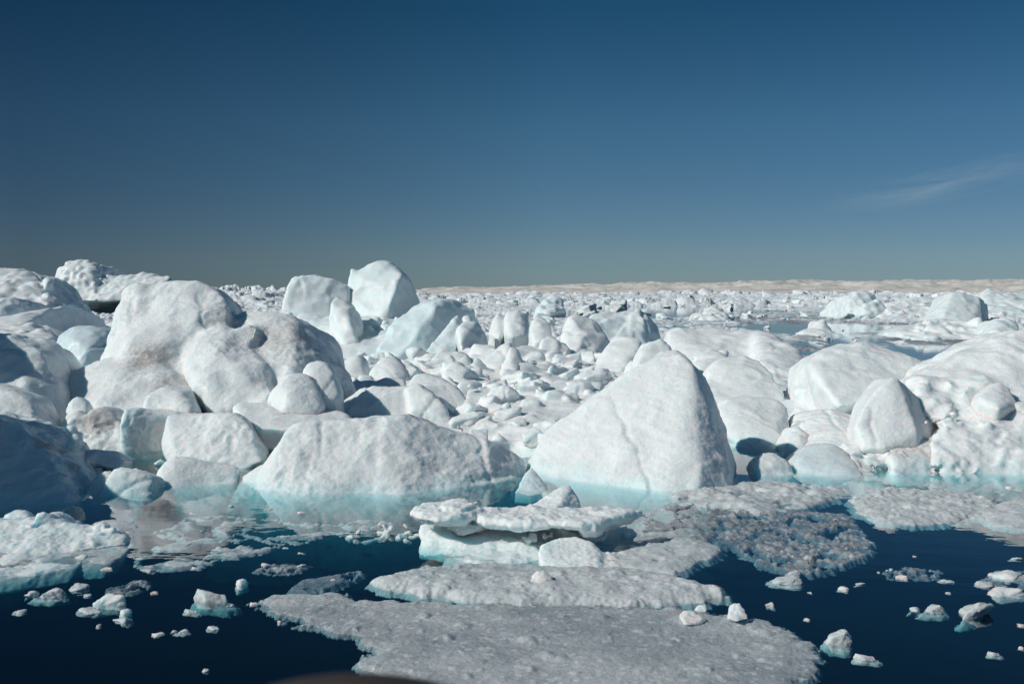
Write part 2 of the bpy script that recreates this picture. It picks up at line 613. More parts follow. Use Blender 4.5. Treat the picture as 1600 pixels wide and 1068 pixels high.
b = NT('sea_floor')
pr = b.n('ShaderNodeBsdfPrincipled', Base__Color=(0.004, 0.022, 0.075, 1), Roughness=1.0)
pr.inputs['Specular IOR Level'].default_value = 0.0
bed = link('seabed', grid_box('seabed', gx, gy, -4.0, -3.0), b.done(pr.outputs[0]))
tag(bed, 'deep blue bottom under the sea', 'seabed', kind='structure')

# ------------------------------------------------------------------ the ice, front row at the open water
berg('iceberg', 'broad low white iceberg in the front row, its cusped grey flank tapering to the right', 'iceberg', [
    (2.6, [(398,752),(415,755),(450,760),(520,764),(600,765),(432,700,20.8),(448,670,21.2),(462,664,21.3),(500,663,21.4),(540,658,21.6),(600,651,21.6),(625,649,21.8)]),
    (2.0, [(600,765),(650,763),(720,757),(780,748),(824,740),(600,651,21.5),(625,649,21.6),(650,655,21.7),(690,667,21.75),(740,683,21.9),(790,700,22.1),(818,718,22.2)]),
    (1.0, [(372,752),(385,755),(400,757),(375,742,21.2),(395,733,21.4),(412,724,21.4),(420,756)])],
    sm=9, big=0.09, cup=0.022, cupf=3.2, flute=0.010, bowl=0.03)

berg('iceberg', 'large smooth wedge shaped iceberg in the front row with a shaded right face', 'iceberg', [
    (1.3, [(826,738),(870,746),(950,757),(1000,763),(1070,763),(1110,752),(1150,745),(818,728,22.6),(850,675,22.9),(920,625,23.1),(960,597,23.2),(1000,573,23.4),(1018,563,23.5),(1036,555,23.5),(1062,553,23.3),(1082,568,22.9),(1102,595,23.2),(1117,628,23.1),(1132,668,22.9),(1146,712,22.4),(1098,700,20.85),(1102,652,21.7)])],
    sm=13, big=0.07, cup=0.008, cupf=2.6, bowl=0.03, strat=0.012, cracks=1)

# ------------------------------------------------------------------ left edge, in the shade of a berg added beyond the frame
berg('iceberg', 'dark shaded ice mass at the left edge, standing in the water', 'iceberg', [
    (1.6, [(-90,790),(0,793),(60,789),(105,782),(118,779),(-90,640,21.5),(0,656,21.4),(30,668,21.3),(62,682,21.2),(92,706,21.0),(106,726,20.7),(116,752,20.4)]),
    (0.8, [(60,788),(122,781),(100,735,20.2),(112,742,20.3),(60,740,20.0),(120,764,20.2)])],
    lumps=[(-40,118,660,725,21.5,20.8,34,0.10,0.28),(-20,100,715,770,20.9,20.2,26,0.10,0.26)],
    sm=3, big=0.14, bigf=1.0, cup=0.03, cupf=3.5, aqua=0.15, dirt=[(70,700,21.1,0.5,0.8),(110,735,20.6,0.35,0.7)])
berg('iceberg', 'tall grey rounded iceberg cut by the left edge, with a jagged dark top', 'iceberg', [
    (2.5, [(-120,520,27.5),(0,519,27.5),(22,527,27.4),(46,535,27.3),(64,547,27.2),(74,564,27),(81,592,26.8),(88,615,26.6),(102,637,26.4),(90,690,25.6),(60,700,25.0),(0,640,25.4),(-120,640,25.4),(40,600,26)])],
    sm=8, big=0.12, cup=0.02, aqua=0.15)
berg('ice_boulder', 'low rounded grey ice boulder at the left edge, right above the dark mass', 'ice boulder', [
    (1.2, [(-60,600,24.6),(0,606,24.4),(26,614,24.3),(46,626,24.2),(62,648,24),(76,672,23.8),(70,700,23),(0,690,22.8),(-60,690,22.8)])],
    sm=10, big=0.08, cup=0.01)
berg('ice_boulder', 'knobbly ice boulder smeared with brown dirt, right of the shaded mass at left', 'ice boulder', [
    (0.8, [(130,690,24.3),(128,660,24.6),(140,640,24.9),(160,634,25),(175,640,25),(186,656,24.8),(197,690,24.2),(190,715,23.8),(150,712,23.7)]),
    (0.6, [(97,700,24.0),(94,665,24.6),(102,648,24.8),(120,640,24.9),(140,660,24.6),(140,700,23.9),(115,715,23.8)])],
    lumps=[(100,190,650,705,24.7,23.8,9,0.12,0.24)],
    sm=8, big=0.06, cup=0.03, cupf=4, dirt=[(150,655,24.6,0.75,0.85),(108,686,24.0,0.35,1.0),(170,690,24.0,0.6,0.5)])
berg('ice_boulder', 'small smooth round ice lump perched above the brown stained boulder', 'ice boulder', [
    (0.5, [(97,660,25.1),(100,642,25.2),(108,626,25.3),(119,619,25.4),(131,622,25.4),(139,634,25.3),(136,652,25.0),(118,660,24.9)])],
    sm=8, big=0.03, cup=0.006)
berg('ice_block', 'square white ice block left of the broad low iceberg, its left part in deep shade', 'ice block', [
    (1.8, [(266,745,22.6),(380,735,22.4),(412,722,22.6),(404,700,22.9),(394,678,23.2),(380,655,23.6),(367,648,23.8),(330,650,23.8),(300,653,23.8),(262,648,23.9),(250,690,23.4),(270,700,22.9)]),
    (1.6, [(186,660,23.9),(195,637,24.2),(217,636,24.6),(262,645,25),(310,652,25),(310,745,24.9),(200,740,23.7),(188,700,23.8)])],
    sm=7, big=0.08, cup=0.035, cupf=3.6, wet=0.8)
berg('ice_block', 'narrow shelf of knobbly ice at the waterline under the square white block', 'ice block', [
    (0.8, [(246,752),(262,756),(300,757),(345,756),(370,754),(248,738,20.9),(256,722,21.0),(268,714,21.1),(280,716,21.1),(290,728,21.1),(312,735,21.2),(345,735,21.3),(371,730,21.3)])],
    lumps=[(250,285,714,735,21.0,20.9,3,0.13,0.2)], sm=7, big=0.05, cup=0.015)
berg('ice_chunk', 'rounded translucent grey ice chunk at the waterline left of the knobbly shelf', 'ice chunk', [
    (0.8, [(172,773),(205,777),(232,774),(246,768),(168,750,19.9),(172,735,20.1),(187,729,20.2),(205,733,20.2),(225,740,20.2),(240,748,20.1)])],
    sm=8, big=0.04, cup=0.01, aqua=0.15)
berg('ice_chunk', 'small rough ice chunk touching the left side of the translucent grey chunk', 'ice chunk', [
    (0.5, [(143,770),(160,773),(176,774),(142,757,20.0),(150,742,20.2),(166,735,20.3),(178,745,20.2)])],
    lumps=[(146,172,742,765,20.2,19.9,4,0.07,0.12)], sm=5, big=0.04, cup=0.02)
berg('ice_arch', 'small bent arch of white ice above the translucent grey chunk', 'ice arch', [
    (0.4, [(112,735,21.6),(115,718,21.8),(126,704,22),(150,698,22),(152,706,21.8),(135,716,21.6),(128,735,21.3)]),
    (0.5, [(145,700,22),(170,702,22),(188,710,22),(196,724,21.8),(186,735,21.5),(160,728,21.6),(148,722,21.6)]),
    (0.4, [(112,740,21.0),(138,745,20.8),(130,730,21.2),(112,728,21.2)])],
    sm=6, big=0.04, cup=0.015)

# ------------------------------------------------------------------ left middle
berg('iceberg', 'huge rounded grey white iceberg at left with a flat topped dome and dirt streak', 'iceberg', [
    (3.6, [(152,565,29.6),(170,515,30.1),(180,478,30.6),(192,457,30.9),(215,446,31),(260,443,31.2),(300,444,31.2),(326,446,31),(345,457,30.6),(356,475,30.3),(360,560,29),(260,540,28.6),(200,540,28.6),(170,590,28.6),(300,600,28)]),
    (2.6, [(350,500,30.6),(370,487,30.9),(400,485,30.9),(455,488,30.9),(482,504,30.4),(506,524,30.2),(527,560,29.9),(547,602,29.5),(540,624,29.2),(455,505,29.9),(462,545,28.6),(452,600,27.6),(425,620,27.6),(370,560,28.6)]),
    (2.0, [(283,560,28.4),(296,525,29),(318,508,29.4),(345,502,29.5),(372,512,29.2),(398,540,28.6),(418,580,27.8),(426,612,26.9),(410,632,26.5),(340,645,26.6),(312,610,27),(340,540,28)]),
    (0.7, [(360,520,29),(372,505,29.3),(390,500,29.4),(405,510,29.2),(402,524,28.9),(380,530,28.7)]),
    (0.6, [(318,478,30.2),(335,466,30.4),(352,474,30.3),(358,490,30),(338,498,29.8)]),
    (2.2, [(84,598,28.4),(100,582,28.6),(150,562,28.8),(210,555,28.7),(260,572,28),(290,610,27.1),(286,650,26.3),(240,655,26.2),(150,642,26.3),(95,620,27.2)]),
    (1.2, [(215,650,25.7),(225,612,26.2),(255,600,26.5),(285,612,26.4),(300,640,25.8),(290,655,25.6)])],
    sm=15, big=0.22, bigf=0.45, cup=0.022, cupf=3.0, bowl=0.05, bowls=1.5, scal=0.020, scals=0.22, dirt0=0.2, dirt=[(232,565,28.3,1.1,0.8),(262,598,27.2,0.7,0.75),(440,515,29.2,2.2,0.6),(360,490,30.2,1.2,0.5),(505,560,28.8,1.2,0.5),(130,640,26.6,0.7,0.4)])

berg('ice_boulder', 'smooth pale blue bulb of ice behind the left foot of the huge grey iceberg', 'ice boulder', [
    (2.0, [(80,545,42.5),(88,522,42.8),(112,508,43),(148,506,43),(170,518,42.8),(172,555,42),(140,575,41),(110,588,40.6),(95,575,41.2),(135,545,41)])],
    sm=14, big=0.08, cup=0.005, aqua=0.35, mat=M_BLUE)
berg('ice_slab', 'tilted pale slab with a green underside behind the broad low iceberg', 'ice slab', [
    (1.6, [(363,640,25.3),(370,629,25.67),(400,630,25.85),(450,634,25.85),(500,640,25.76),(536,647,25.58),(548,656,25.11),(530,668,24.37),(460,672,23.99),(410,668,23.99),(378,655,24.37)]),
    (1.2, [(385,655,24.74),(400,690,24.37),(430,705,24.18),(520,700,24.18),(530,660,24.74)])],
    sm=9, big=0.06, cup=0.01, dirt=[(480,640,27.4,1.0,0.3)])
berg('ice_boulder', 'plump round white ice boulder at the right foot of the huge grey white iceberg', 'ice boulder', [
    (1.1, [(413,640,25.58),(416,622,25.84),(428,604,26.1),(448,588,26.36),(470,582,26.45),(488,591,26.27),(500,614,25.93),(503,634,25.49),(492,648,25.23),(440,650,25.14),(450,615,25.32)])],
    sm=14, big=0.05, cup=0.01)
berg('ice_boulder', 'egg shaped white ice boulder leaning against the right end of the huge grey white iceberg', 'ice boulder', [
    (0.9, [(472,578,26.97),(478,566,27.14),(498,561,27.23),(513,567,27.14),(524,590,26.71),(534,614,26.36),(524,624,26.1),(504,624,26.01),(490,606,26.19)])],
    sm=14, big=0.03, cup=0.006)
berg('ice_block', 'gnarled ice block with a dark cave in its right side, behind the broad low iceberg', 'ice block', [
    (1.4, [(540,680,26.8),(545,645,27.6),(560,620,28),(580,607,28.3),(605,608,28.3),(640,605,28.3),(655,640,27.6),(650,690,26.8)]),
    (1.0, [(500,655,28),(508,645,28.2),(530,635,28.4),(555,612,28.7),(575,606,28.8),(570,630,28.3),(545,655,27.7)]),
    (1.6, [(640,605,28.6),(662,618,28.6),(690,622,28.6),(706,645,28.4),(720,690,28),(650,690,28)]),
    (0.5, [(634,608,28),(652,600,28.1),(668,618,27.6),(690,624,27.5),(702,640,27.3),(712,668,27),(702,660,27),(690,640,27.2),(660,640,27.2),(642,640,27.3)])],
    sm=6, big=0.07, cup=0.025, wet=0.7)
berg('ice_boulder', 'grey streaked whaleback ice boulder above and right of the block with the cave', 'ice boulder', [
    (1.3, [(620,620,30.2),(632,598,30.6),(648,584,31),(665,582,31),(692,590,30.8),(716,606,30.4),(735,630,29.8),(733,642,29.5),(712,645,29.4),(660,620,29.6)])],
    sm=9, big=0.06, cup=0.008, dirt0=0.25)
berg('ice_boulder', 'low grey dome of ice just right of the huge grey iceberg', 'ice boulder', [
    (1.4, [(570,595,36),(583,575,36.6),(600,559,37),(616,557,37),(634,572,36.6),(638,588,36),(610,605,35)])],
    sm=9, big=0.07, cup=0.02, dirt0=0.22)
berg('ice_boulder', 'small pale dome of ice immediately left of the low grey dome', 'ice boulder', [
    (1.2, [(528,575,38),(542,562,38.5),(560,556,38.6),(572,568,38.4),(570,590,37.2),(540,600,36.6)])],
    sm=9, big=0.06, cup=0.015)
berg('ice_boulder', 'flat topped grey ice lump in front of the low grey dome', 'ice boulder', [
    (1.2, [(566,625,32.6),(578,600,33.3),(600,590,33.7),(632,592,33.6),(640,610,33),(620,632,32.2)])],
    sm=9, big=0.07, cup=0.02, dirt0=0.18)
berg('ice_boulder', 'white shoulder of ice sloping right, above the grey streaked whaleback', 'ice boulder', [
    (1.0, [(690,596,36),(705,583,36.5),(720,588,36.3),(738,604,35.8),(743,618,35.2),(725,628,34.6),(705,615,35)])],
    sm=9, big=0.05, cup=0.01)

# ------------------------------------------------------------------ the tall pale group in the middle distance
berg('iceberg', 'tallest iceberg, pale blue and rounded against the sky, with a shaded right face', 'iceberg', [
    (4.0, [(540,470,64),(541,448,64.5),(545,428,64.8),(556,424,65),(572,413,65.2),(590,407,65.5),(600,407,65.5),(622,418,65.4),(641,434,65.4),(650,455,65.6),(655,472,65.8),(640,500,65),(604,508,62),(560,505,62.4),(628,428,63.6),(618,455,62.6),(609,475,62.2)]),
    (1.2, [(542,445,64.6),(545,420,64.9),(551,416,64.9),(560,424,64.9),(575,440,64.6)])],
    sm=5, big=0.10, bigf=0.4, cup=0.015, cupf=1.2, aqua=0.26, vox=0.1)
berg('iceberg', 'flat topped bright white iceberg directly left of the tallest iceberg', 'iceberg', [
    (4.0, [(435,490,62),(440,470,62.5),(449,446,63),(455,434,63.3),(485,432,63.5),(520,437,63.6),(546,446,63.8),(546,490,63),(500,505,62),(450,500,61.6)])],
    sm=5, big=0.12, bigf=0.4, cup=0.02, cupf=1.2, aqua=0.14, vox=0.1)
berg('ice_rubble', 'crumbled bluish rubble slope at the foot of the flat topped bright iceberg', 'ice rubble', [
    (3.0, [(440,520,60),(470,490,61.5),(520,500,61),(570,505,61.5),(600,500,62),(640,500,62.5),(640,540,57),(590,560,54),(500,560,55),(450,545,57)])],
    lumps=[(450,640,490,560,61.5,55,70,0.18,0.5)], sm=3, big=0.08, cup=0.02, cupf=1.4, aqua=0.22, vox=0.1)
berg('ice_shard', 'upright fin of white ice between the tallest iceberg and the flat topped one', 'ice shard', [
    (1.5, [(515,470,58.5),(524,464,59),(540,468,59),(552,485,58.5),(566,510,58),(560,548,56),(535,545,56),(527,500,57.4),(548,500,57)])],
    sm=4, big=0.08, cup=0.01, cupf=1.4, vox=0.1, aqua=0.05)
berg('iceberg', 'leaning pale turquoise iceberg sloping up to the right, in front of the tallest iceberg', 'iceberg', [
    (3.0, [(588,548,54),(600,522,55),(626,500,56),(642,481,56.6),(662,470,57),(690,465,57.4),(712,471,57.8),(735,488,58),(748,505,58.2),(720,525,57),(668,556,54),(620,560,53),(680,480,55.6),(668,500,55)])],
    sm=5, big=0.14, bigf=0.45, cup=0.02, cupf=1.3, aqua=0.42, vox=0.1)
berg('ice_shard', 'pointed triangular sheet of pale ice leaning in front of the turquoise iceberg', 'ice shard', [
    (1.6, [(663,555,49.5),(680,527,50.5),(700,506,51.3),(715,491,52),(726,503,52),(733,520,51.6),(700,548,50),(690,560,49)])],
    sm=4, big=0.07, cup=0.01, cupf=1.5, aqua=0.28, vox=0.085)
berg('ice_block', 'flat grey faced ice block beside the pointed triangular sheet', 'ice block', [
    (1.4, [(717,520,50),(722,508,50.4),(742,503,50.8),(757,520,51.2),(762,545,50.6),(750,558,49.6),(722,552,48.8),(719,535,49.2)])],
    sm=4, big=0.05, cup=0.02, cupf=2.0, dirt0=0.1, aqua=0.1, vox=0.08)
berg('ice_chunk', 'tiny bright ball of ice balanced between the pointed sheet and the grey faced block', 'ice chunk', [
    (0.4, [(723,503,52),(726,496,52.1),(733,495,52.1),(736,502,52),(732,509,51.7)])], sm=4, big=0.02, cup=0, vox=0.06)
berg('ice_boulder', 'wide bright ice boulder below the pointed triangular sheet', 'ice boulder', [
    (1.6, [(664,578,44.6),(672,560,45.4),(690,550,46),(718,547,46.2),(732,555,45.8),(722,575,44.6),(700,590,43.6),(675,590,43.6)])], sm=7, big=0.08, cup=0.01, aqua=0.03)
berg('ice_boulder', 'small square cornered white boulder against the right side of the wide bright boulder', 'ice boulder', [
    (0.9, [(714,565,44),(728,551,44.6),(738,560,44.4),(733,572,43.8),(720,579,43.4)])], sm=6, big=0.03, cup=0.008)
berg('ice_boulder', 'pointed white boulder with a shaded right side, centre of the middle rubble', 'ice boulder', [
    (1.2, [(712,590,41.8),(735,570,42.6),(743,558,43),(752,563,43),(764,576,42.6),(768,592,41.8),(745,598,41.2)])], sm=6, big=0.05, cup=0.01)
berg('ice_boulder', 'steep white boulder with a brown smear, narrowing to a peak left of the small cubes', 'ice boulder', [
    (1.3, [(776,598,40.6),(784,575,41.6),(797,540,42.6),(808,545,42.6),(818,566,42),(832,590,41.2),(820,600,40.4),(795,603,40.2),(800,570,41.2)])],
    sm=7, big=0.06, cup=0.012, dirt=[(815,578,41.6,0.42,1.0)])
berg('ice_boulder', 'long white ridge of ice climbing right towards the steep brown smeared boulder', 'ice boulder', [
    (1.3, [(752,568,44.6),(768,556,45),(785,542,45.6),(798,536,45.8),(800,560,44.6),(775,582,43.4)])], sm=6, big=0.06, cup=0.01)
berg('ice_boulder', 'tall blunt white pillar of ice in the middle distance, with a blue right side', 'ice boulder', [
    (1.8, [(788,522,61),(790,498,62),(793,487,62.6),(806,487,62.6),(824,494,62.6),(828,510,62),(820,524,60.6),(800,527,60.2)])], sm=5, big=0.05, cup=0.01, aqua=0.10, vox=0.1)
berg('ice_boulder', 'grey sided hump immediately left of the tall blunt pillar', 'ice boulder', [
    (1.6, [(762,520,62),(772,495,63),(778,488,63.2),(790,498,63),(795,520,62),(780,526,61)])], sm=5, big=0.06, cup=0.01, vox=0.1)
berg('ice_boulder', 'rounded white boulder standing behind the small split cube', 'ice boulder', [
    (1.7, [(825,518,57),(830,505,57.6),(840,495,58),(852,497,58),(862,508,57.6),(864,524,56.6),(850,535,55.6),(834,532,55.8)])], sm=6, big=0.05, cup=0.01, vox=0.09)
berg('ice_block', 'small split cube of white ice in the middle of the picture', 'ice block', [
    (1.0, [(842,546,51.6),(846,533,52.2),(855,526,52.6),(868,527,52.6),(874,535,52.2),(870,555,51.2),(855,558,51)]),
    (0.9, [(875,533,52.6),(884,536,52.6),(891,545,52.2),(886,554,51.6),(874,555,51.4)])], sm=5, big=0.02, cup=0.006, vox=0.075)
berg('ice_slab', 'bright snow covered slab under the small split cube', 'ice slab', [
    (2.0, [(800,545,50),(815,538,52),(845,550,52),(900,555,52),(935,570,50),(925,585,46),(860,590,44.5),(815,575,46)])], sm=6, big=0.10, cup=0.012, aqua=0.04, vox=0.09)
berg('ice_boulder', 'large veined round boulder in the middle distance, right of the small split cube', 'ice boulder', [
    (2.2, [(877,528,55),(882,508,55.8),(893,498,56.2),(908,495,56.4),(926,499,56.4),(942,513,56.2),(953,535,55.6),(948,556,54.4),(934,563,53),(905,556,52.6),(886,545,53.4)])], sm=7, big=0.10, cup=0.012, cupf=1.6, vox=0.09)
berg('iceberg', 'wide bluish berg with a hollow blue front, behind the large veined round boulder', 'iceberg', [
    (2.4, [(918,505,64),(924,492,65),(950,487,65.6),(985,485,66),(990,515,64),(980,538,62),(945,540,62)]),
    (2.4, [(983,540,62),(984,492,65),(998,482,66),(1010,488,66),(1021,506,65.8),(1031,530,65),(1015,542,62.6)])], sm=5, big=0.10, cup=0.015, cupf=1.3, aqua=0.24, vox=0.1, dirt=[(960,488,65,2.0,0.25)])
berg('ice_boulder', 'smooth white boulder like a leaning loaf, behind the top of the large wedge shaped iceberg', 'ice boulder', [
    (1.8, [(926,586,44.6),(935,560,45.8),(950,540,46.6),(966,528,47),(986,525,47),(1004,534,46.6),(1000,552,46),(988,580,44.6),(965,592,43.6)])], sm=9, big=0.07, cup=0.012, vox=0.085)
berg('ice_chunk', 'little knob of ice against the right side of the leaning loaf boulder', 'ice chunk', [
    (0.7, [(976,580,42),(980,568,42.4),(990,561,42.6),(1001,566,42.4),(1002,576,42),(988,583,41.4)])], sm=6, big=0.03, cup=0.01)
berg('ice_boulder', 'pale sloping ice hump between the leaning loaf boulder and the long flat backed berg', 'ice boulder', [
    (1.8, [(992,580,40),(998,552,41.4),(1008,538,42),(1032,534,42.2),(1050,545,41.8),(1040,580,40)])], sm=9, big=0.08, cup=0.01)
berg('ice_boulder', 'smooth curved ice hump right behind the peak of the large wedge shaped iceberg', 'ice boulder', [
    (1.4, [(1005,580,33.6),(1018,560,34.4),(1035,547,34.8),(1058,544,34.8),(1078,560,34.4),(1095,590,33.4),(1050,590,33)])], sm=10, big=0.05, cup=0.01)

berg('ice_rubble', 'hummocky snow covered rubble filling the trough between the broad low iceberg and the large wedge', 'ice rubble', [
    (3.0, [(716,700,25),(760,716,24.3),(815,722,23.7),(718,650,27.6),(732,612,31),(830,600,31.8),(940,600,31.8),(930,660,26),(880,690,24.4)])],
    lumps=[(718,930,586,702,31.2,24.2,48,0.25,0.65,0.65),(718,930,596,708,31.2,24.2,50,0.08,0.2,0.8)], sm=4, big=0.10, cup=0.015)
berg('ice_rubble', 'bank of jumbled white rubble behind the block with the cave and the grey whaleback', 'ice rubble', [
    (3.0, [(548,640,31),(560,606,35.5),(640,592,37),(765,584,38),(770,640,31),(660,650,30.4)])],
    lumps=[(552,765,578,632,37.4,31,34,0.35,0.85,0.8)], sm=4, big=0.10, cup=0.015)
berg('ice_rubble', 'rising bank of snowy rubble around the small split cube and the steep brown smeared boulder', 'ice rubble', [
    (4.0, [(650,600,38.5),(660,572,45.5),(760,562,48),(900,560,50),(965,574,46),(965,606,37.4),(800,615,36.4)])],
    lumps=[(655,960,553,604,49,37,44,0.5,1.15,0.8)], sm=4, big=0.12, cup=0.015, vox=0.085)

# ------------------------------------------------------------------ right middle
berg('iceberg', 'long flat backed white iceberg right of centre with a broad scored face at right', 'iceberg', [
    (3.4, [(1040,545,47),(1044,520,48),(1056,512,48.4),(1090,511,48.6),(1130,513,48.6),(1182,513,48.4),(1212,525,47.6),(1215,580,43.5),(1120,572,44),(1060,560,45.5)]),
    (3.2, [(1175,560,44),(1180,516,47.6),(1212,524,47.2),(1232,536,46),(1258,562,43.6),(1285,600,40),(1312,642,36),(1290,655,34.6),(1235,650,34.8),(1200,620,37.5)])],
    sm=9, big=0.14, bigf=0.5, cup=0.018, cupf=1.9, vox=0.08)
berg('iceberg', 'full rounded white dome of ice behind the block with the shaded left face', 'iceberg', [
    (1.8, [(1094,610,32),(1104,578,33),(1128,560,33.6),(1165,555,33.8),(1190,564,33.4),(1207,580,32.8),(1226,610,31.8),(1234,640,30.8),(1180,650,30),(1120,650,30.2)])], sm=14, big=0.09, cup=0.014, cupf=2.2)
berg('ice_boulder', 'crusty grey rubble ridge between the rounded white dome and the long flat backed iceberg', 'ice boulder', [
    (1.0, [(1080,570,36),(1090,555,36.6),(1110,545,37),(1130,556,36.6),(1140,570,36),(1100,585,35)])], lumps=[(1082,1140,548,575,37,35.8,12,0.12,0.25)], sm=4, big=0.06, cup=0.02)
berg('ice_block', 'rounded white block touching the large wedge shaped iceberg, its left face in blue shade', 'ice block', [
    (1.4, [(1121,640,27.19),(1136,622,27.6),(1160,619,27.8),(1190,619,27.8),(1217,624,27.6),(1230,640,27.29),(1232,668,26.78),(1223,698,26.05),(1212,706),(1165,702),(1210,700,25.64),(1170,706,25.74),(1135,690,26.16),(1150,660,26.36)])], sm=9, big=0.06, cup=0.01, wet=0.8)
berg('ice_block', 'dark grey triangular ice block in the shade right of the rounded white block', 'ice block', [
    (1.0, [(1221,716,24),(1228,686,24.6),(1241,664,25),(1249,663,25),(1262,676,24.8),(1270,700,24.3),(1255,722,23.6)])], sm=6, big=0.04, cup=0.01, dirt0=0.25)
berg('ice_chunk', 'low ice chunk at the waterline under the rounded white block', 'ice chunk', [
    (0.8, [(1172,738),(1205,741),(1240,740),(1178,722,22),(1194,709,22.4),(1212,707,22.5),(1224,722,22.3),(1242,732,22)])], lumps=[(1185,1235,715,735,22.3,21.9,4,0.1,0.18)], sm=6, big=0.05, cup=0.02)
berg('ice_boulder', 'glassy rounded ice boulder at the waterline right of the dark triangular block', 'ice boulder', [
    (1.2, [(1252,741),(1290,745),(1325,744),(1348,742),(1228,733,22.2),(1246,712,22.4),(1275,696,22.8),(1302,690,22.9),(1322,700,22.8),(1340,724,22.2)])], sm=10, big=0.06, cup=0.006, mat=M_BLUE)
berg('ice_rubble', 'low bank of crumbled ice around the foot of the white pyramid', 'ice rubble', [],
    lumps=[(1325,1475,685,725,23.4,22.3,46,0.14,0.34,0.8),(1335,1470,715,740,22.5,21.8,26,0.10,0.2,0.8)], sm=3, big=0.07, cup=0.02)
berg('ice_rubble', 'crusty mound of grey white rubble behind the glassy boulder at the waterline', 'ice rubble', [
    (1.6, [(1240,690,25),(1260,652,26),(1285,640,26.3),(1312,645,26.3),(1350,655,26),(1375,672,25.4),(1385,700,24.4),(1370,742),(1330,744),(1260,715,24)])],
    lumps=[(1250,1380,655,735,26,22.2,26,0.12,0.28)], sm=5, big=0.07, cup=0.022, cupf=3.4)
berg('ice_block', 'squat white block at the waterline below the white pyramid', 'ice block', [
    (1.3, [(1395,741),(1430,742),(1453,738),(1392,705,22.5),(1408,690,22.9),(1440,681,23.1),(1456,686,23.1),(1455,712,22.7)])],
    lumps=[(1380,1450,690,735,23,22,7,0.14,0.22)], sm=7, big=0.06, cup=0.015, wet=0.6)
berg('iceberg', 'white pyramid of ice with a sharp shaded edge before the low wide dome', 'iceberg', [
    (1.2, [(1338,668,23.2),(1352,630,23.7),(1374,606,24.0),(1395,587,24.2),(1404,588,24.2),(1430,614,24.6),(1450,642,24.6),(1460,668,24.4),(1464,700,24.0),(1435,700,22.8),(1380,700,22.6),(1350,700,22.8),(1412,640,23.5),(1434,676,22.9)])], sm=4, big=0.05, cup=0.010, bowl=0.03)
berg('iceberg', 'low wide white dome with a turquoise hollow under its front, behind the white pyramid', 'iceberg', [
    (3.0, [(1262,566,29.94),(1284,552,30.4),(1320,540,30.86),(1352,530,31.16),(1374,535,31.16),(1390,550,30.86),(1426,565,30.4),(1470,580,29.94),(1455,605,28.88),(1400,610,28.12),(1330,632,27.36),(1310,634,27.36),(1290,608,28.12)])], sm=8, big=0.12, bigf=0.6, cup=0.02, cupf=2.0, aqua=0.03)
berg('iceberg', 'broad snow hill rising to the right edge, with wrinkled grey slopes', 'iceberg', [
    (3.0, [(1395,615,25.5),(1430,600,25.8),(1455,590,26),(1486,572,26.5),(1522,549,27),(1560,529,27.2),(1600,515,27.4),(1900,500,28.4),(1920,640,24.5),(1600,670,23.6),(1500,670,23.6),(1440,640,24.4)])],
    lumps=[(1425,1640,588,662,25.8,23.5,40,0.2,0.55)],
sm=10, big=0.16, bigf=0.6, cup=0.025, cupf=2.0, strat=0.012)
berg('ice_rubble', 'wall of jumbled white rubble at the waterline below the broad snow hill', 'ice rubble', [
    (2.2, [(1462,737),(1520,737),(1600,740),(1900,745),(1455,690,22.8),(1480,668,23.4),(1540,650,23.8),(1600,645,23.8),(1900,640,23.8),(1465,715,22.4)])],
    lumps=[(1460,1660,640,735,23.9,21.9,60,0.12,0.34),(1460,1660,690,738,22.8,21.8,45,0.06,0.14)], sm=2, big=0.09, bigf=1.2, cup=0.02, cupf=3.4, wet=0.4)
berg('ice_boulder', 'sharp edged white boulder half buried in the slope of the broad snow hill', 'ice boulder', [
    (1.2, [(1530,625,23.88),(1545,605,24.38),(1562,596,24.63),(1580,606,24.47),(1590,630,23.88),(1560,640,23.38)])], sm=6, big=0.05, cup=0.012)

# ------------------------------------------------------------------ the distance
berg('iceberg', 'large rumpled white iceberg rising above the horizon at the far left edge', 'iceberg', [
    (7, [(-80,440,94),(-40,425,95),(8,423,96),(30,425,96),(62,431,96),(78,442,95.6),(95,458,95),(112,474,94),(70,490,90),(0,495,88),(-80,495,88)])],
    lumps=[(-60,80,436,480,95,90,14,0.4,0.9)], sm=4, big=0.4, bigf=0.25, cup=0.08, cupf=0.8, vox=0.17)
berg('ice_block', 'square blue faced ice block at the left edge below the rumpled far iceberg', 'ice block', [
    (5, [(-40,470,84),(0,463,85),(20,463,85.4),(30,470,85.4),(37,486,85),(0,497,82),(-40,500,82)])], sm=4, big=0.12, bigf=0.4, cup=0.03, cupf=1, aqua=0.25, vox=0.15)
berg('ice_slab', 'long tilted ice slab with a dark navy face, left of the pale blue bulb', 'ice slab', [
    (5, [(-60,506,70),(0,500,71),(40,490,73),(80,482,76),(110,477,80),(122,486,82),(131,505,83),(105,515,80),(80,516,75),(35,508,70)])], sm=2, big=0.08, bigf=0.4, cup=0.02, cupf=1, vox=0.13, dirt0=0.1, fs=1.2)
berg('ice_rubble', 'heap of white rubble in front of the long tilted slab at the left edge', 'ice rubble', [
    (3, [(-40,520,64),(10,510,66),(50,506,67),(78,514,66),(82,530,62),(20,535,60),(-40,535,60)])], lumps=[(-20,80,508,530,67,62,16,0.3,0.7)], sm=4, big=0.1, cup=0.03, cupf=1.4, vox=0.12)
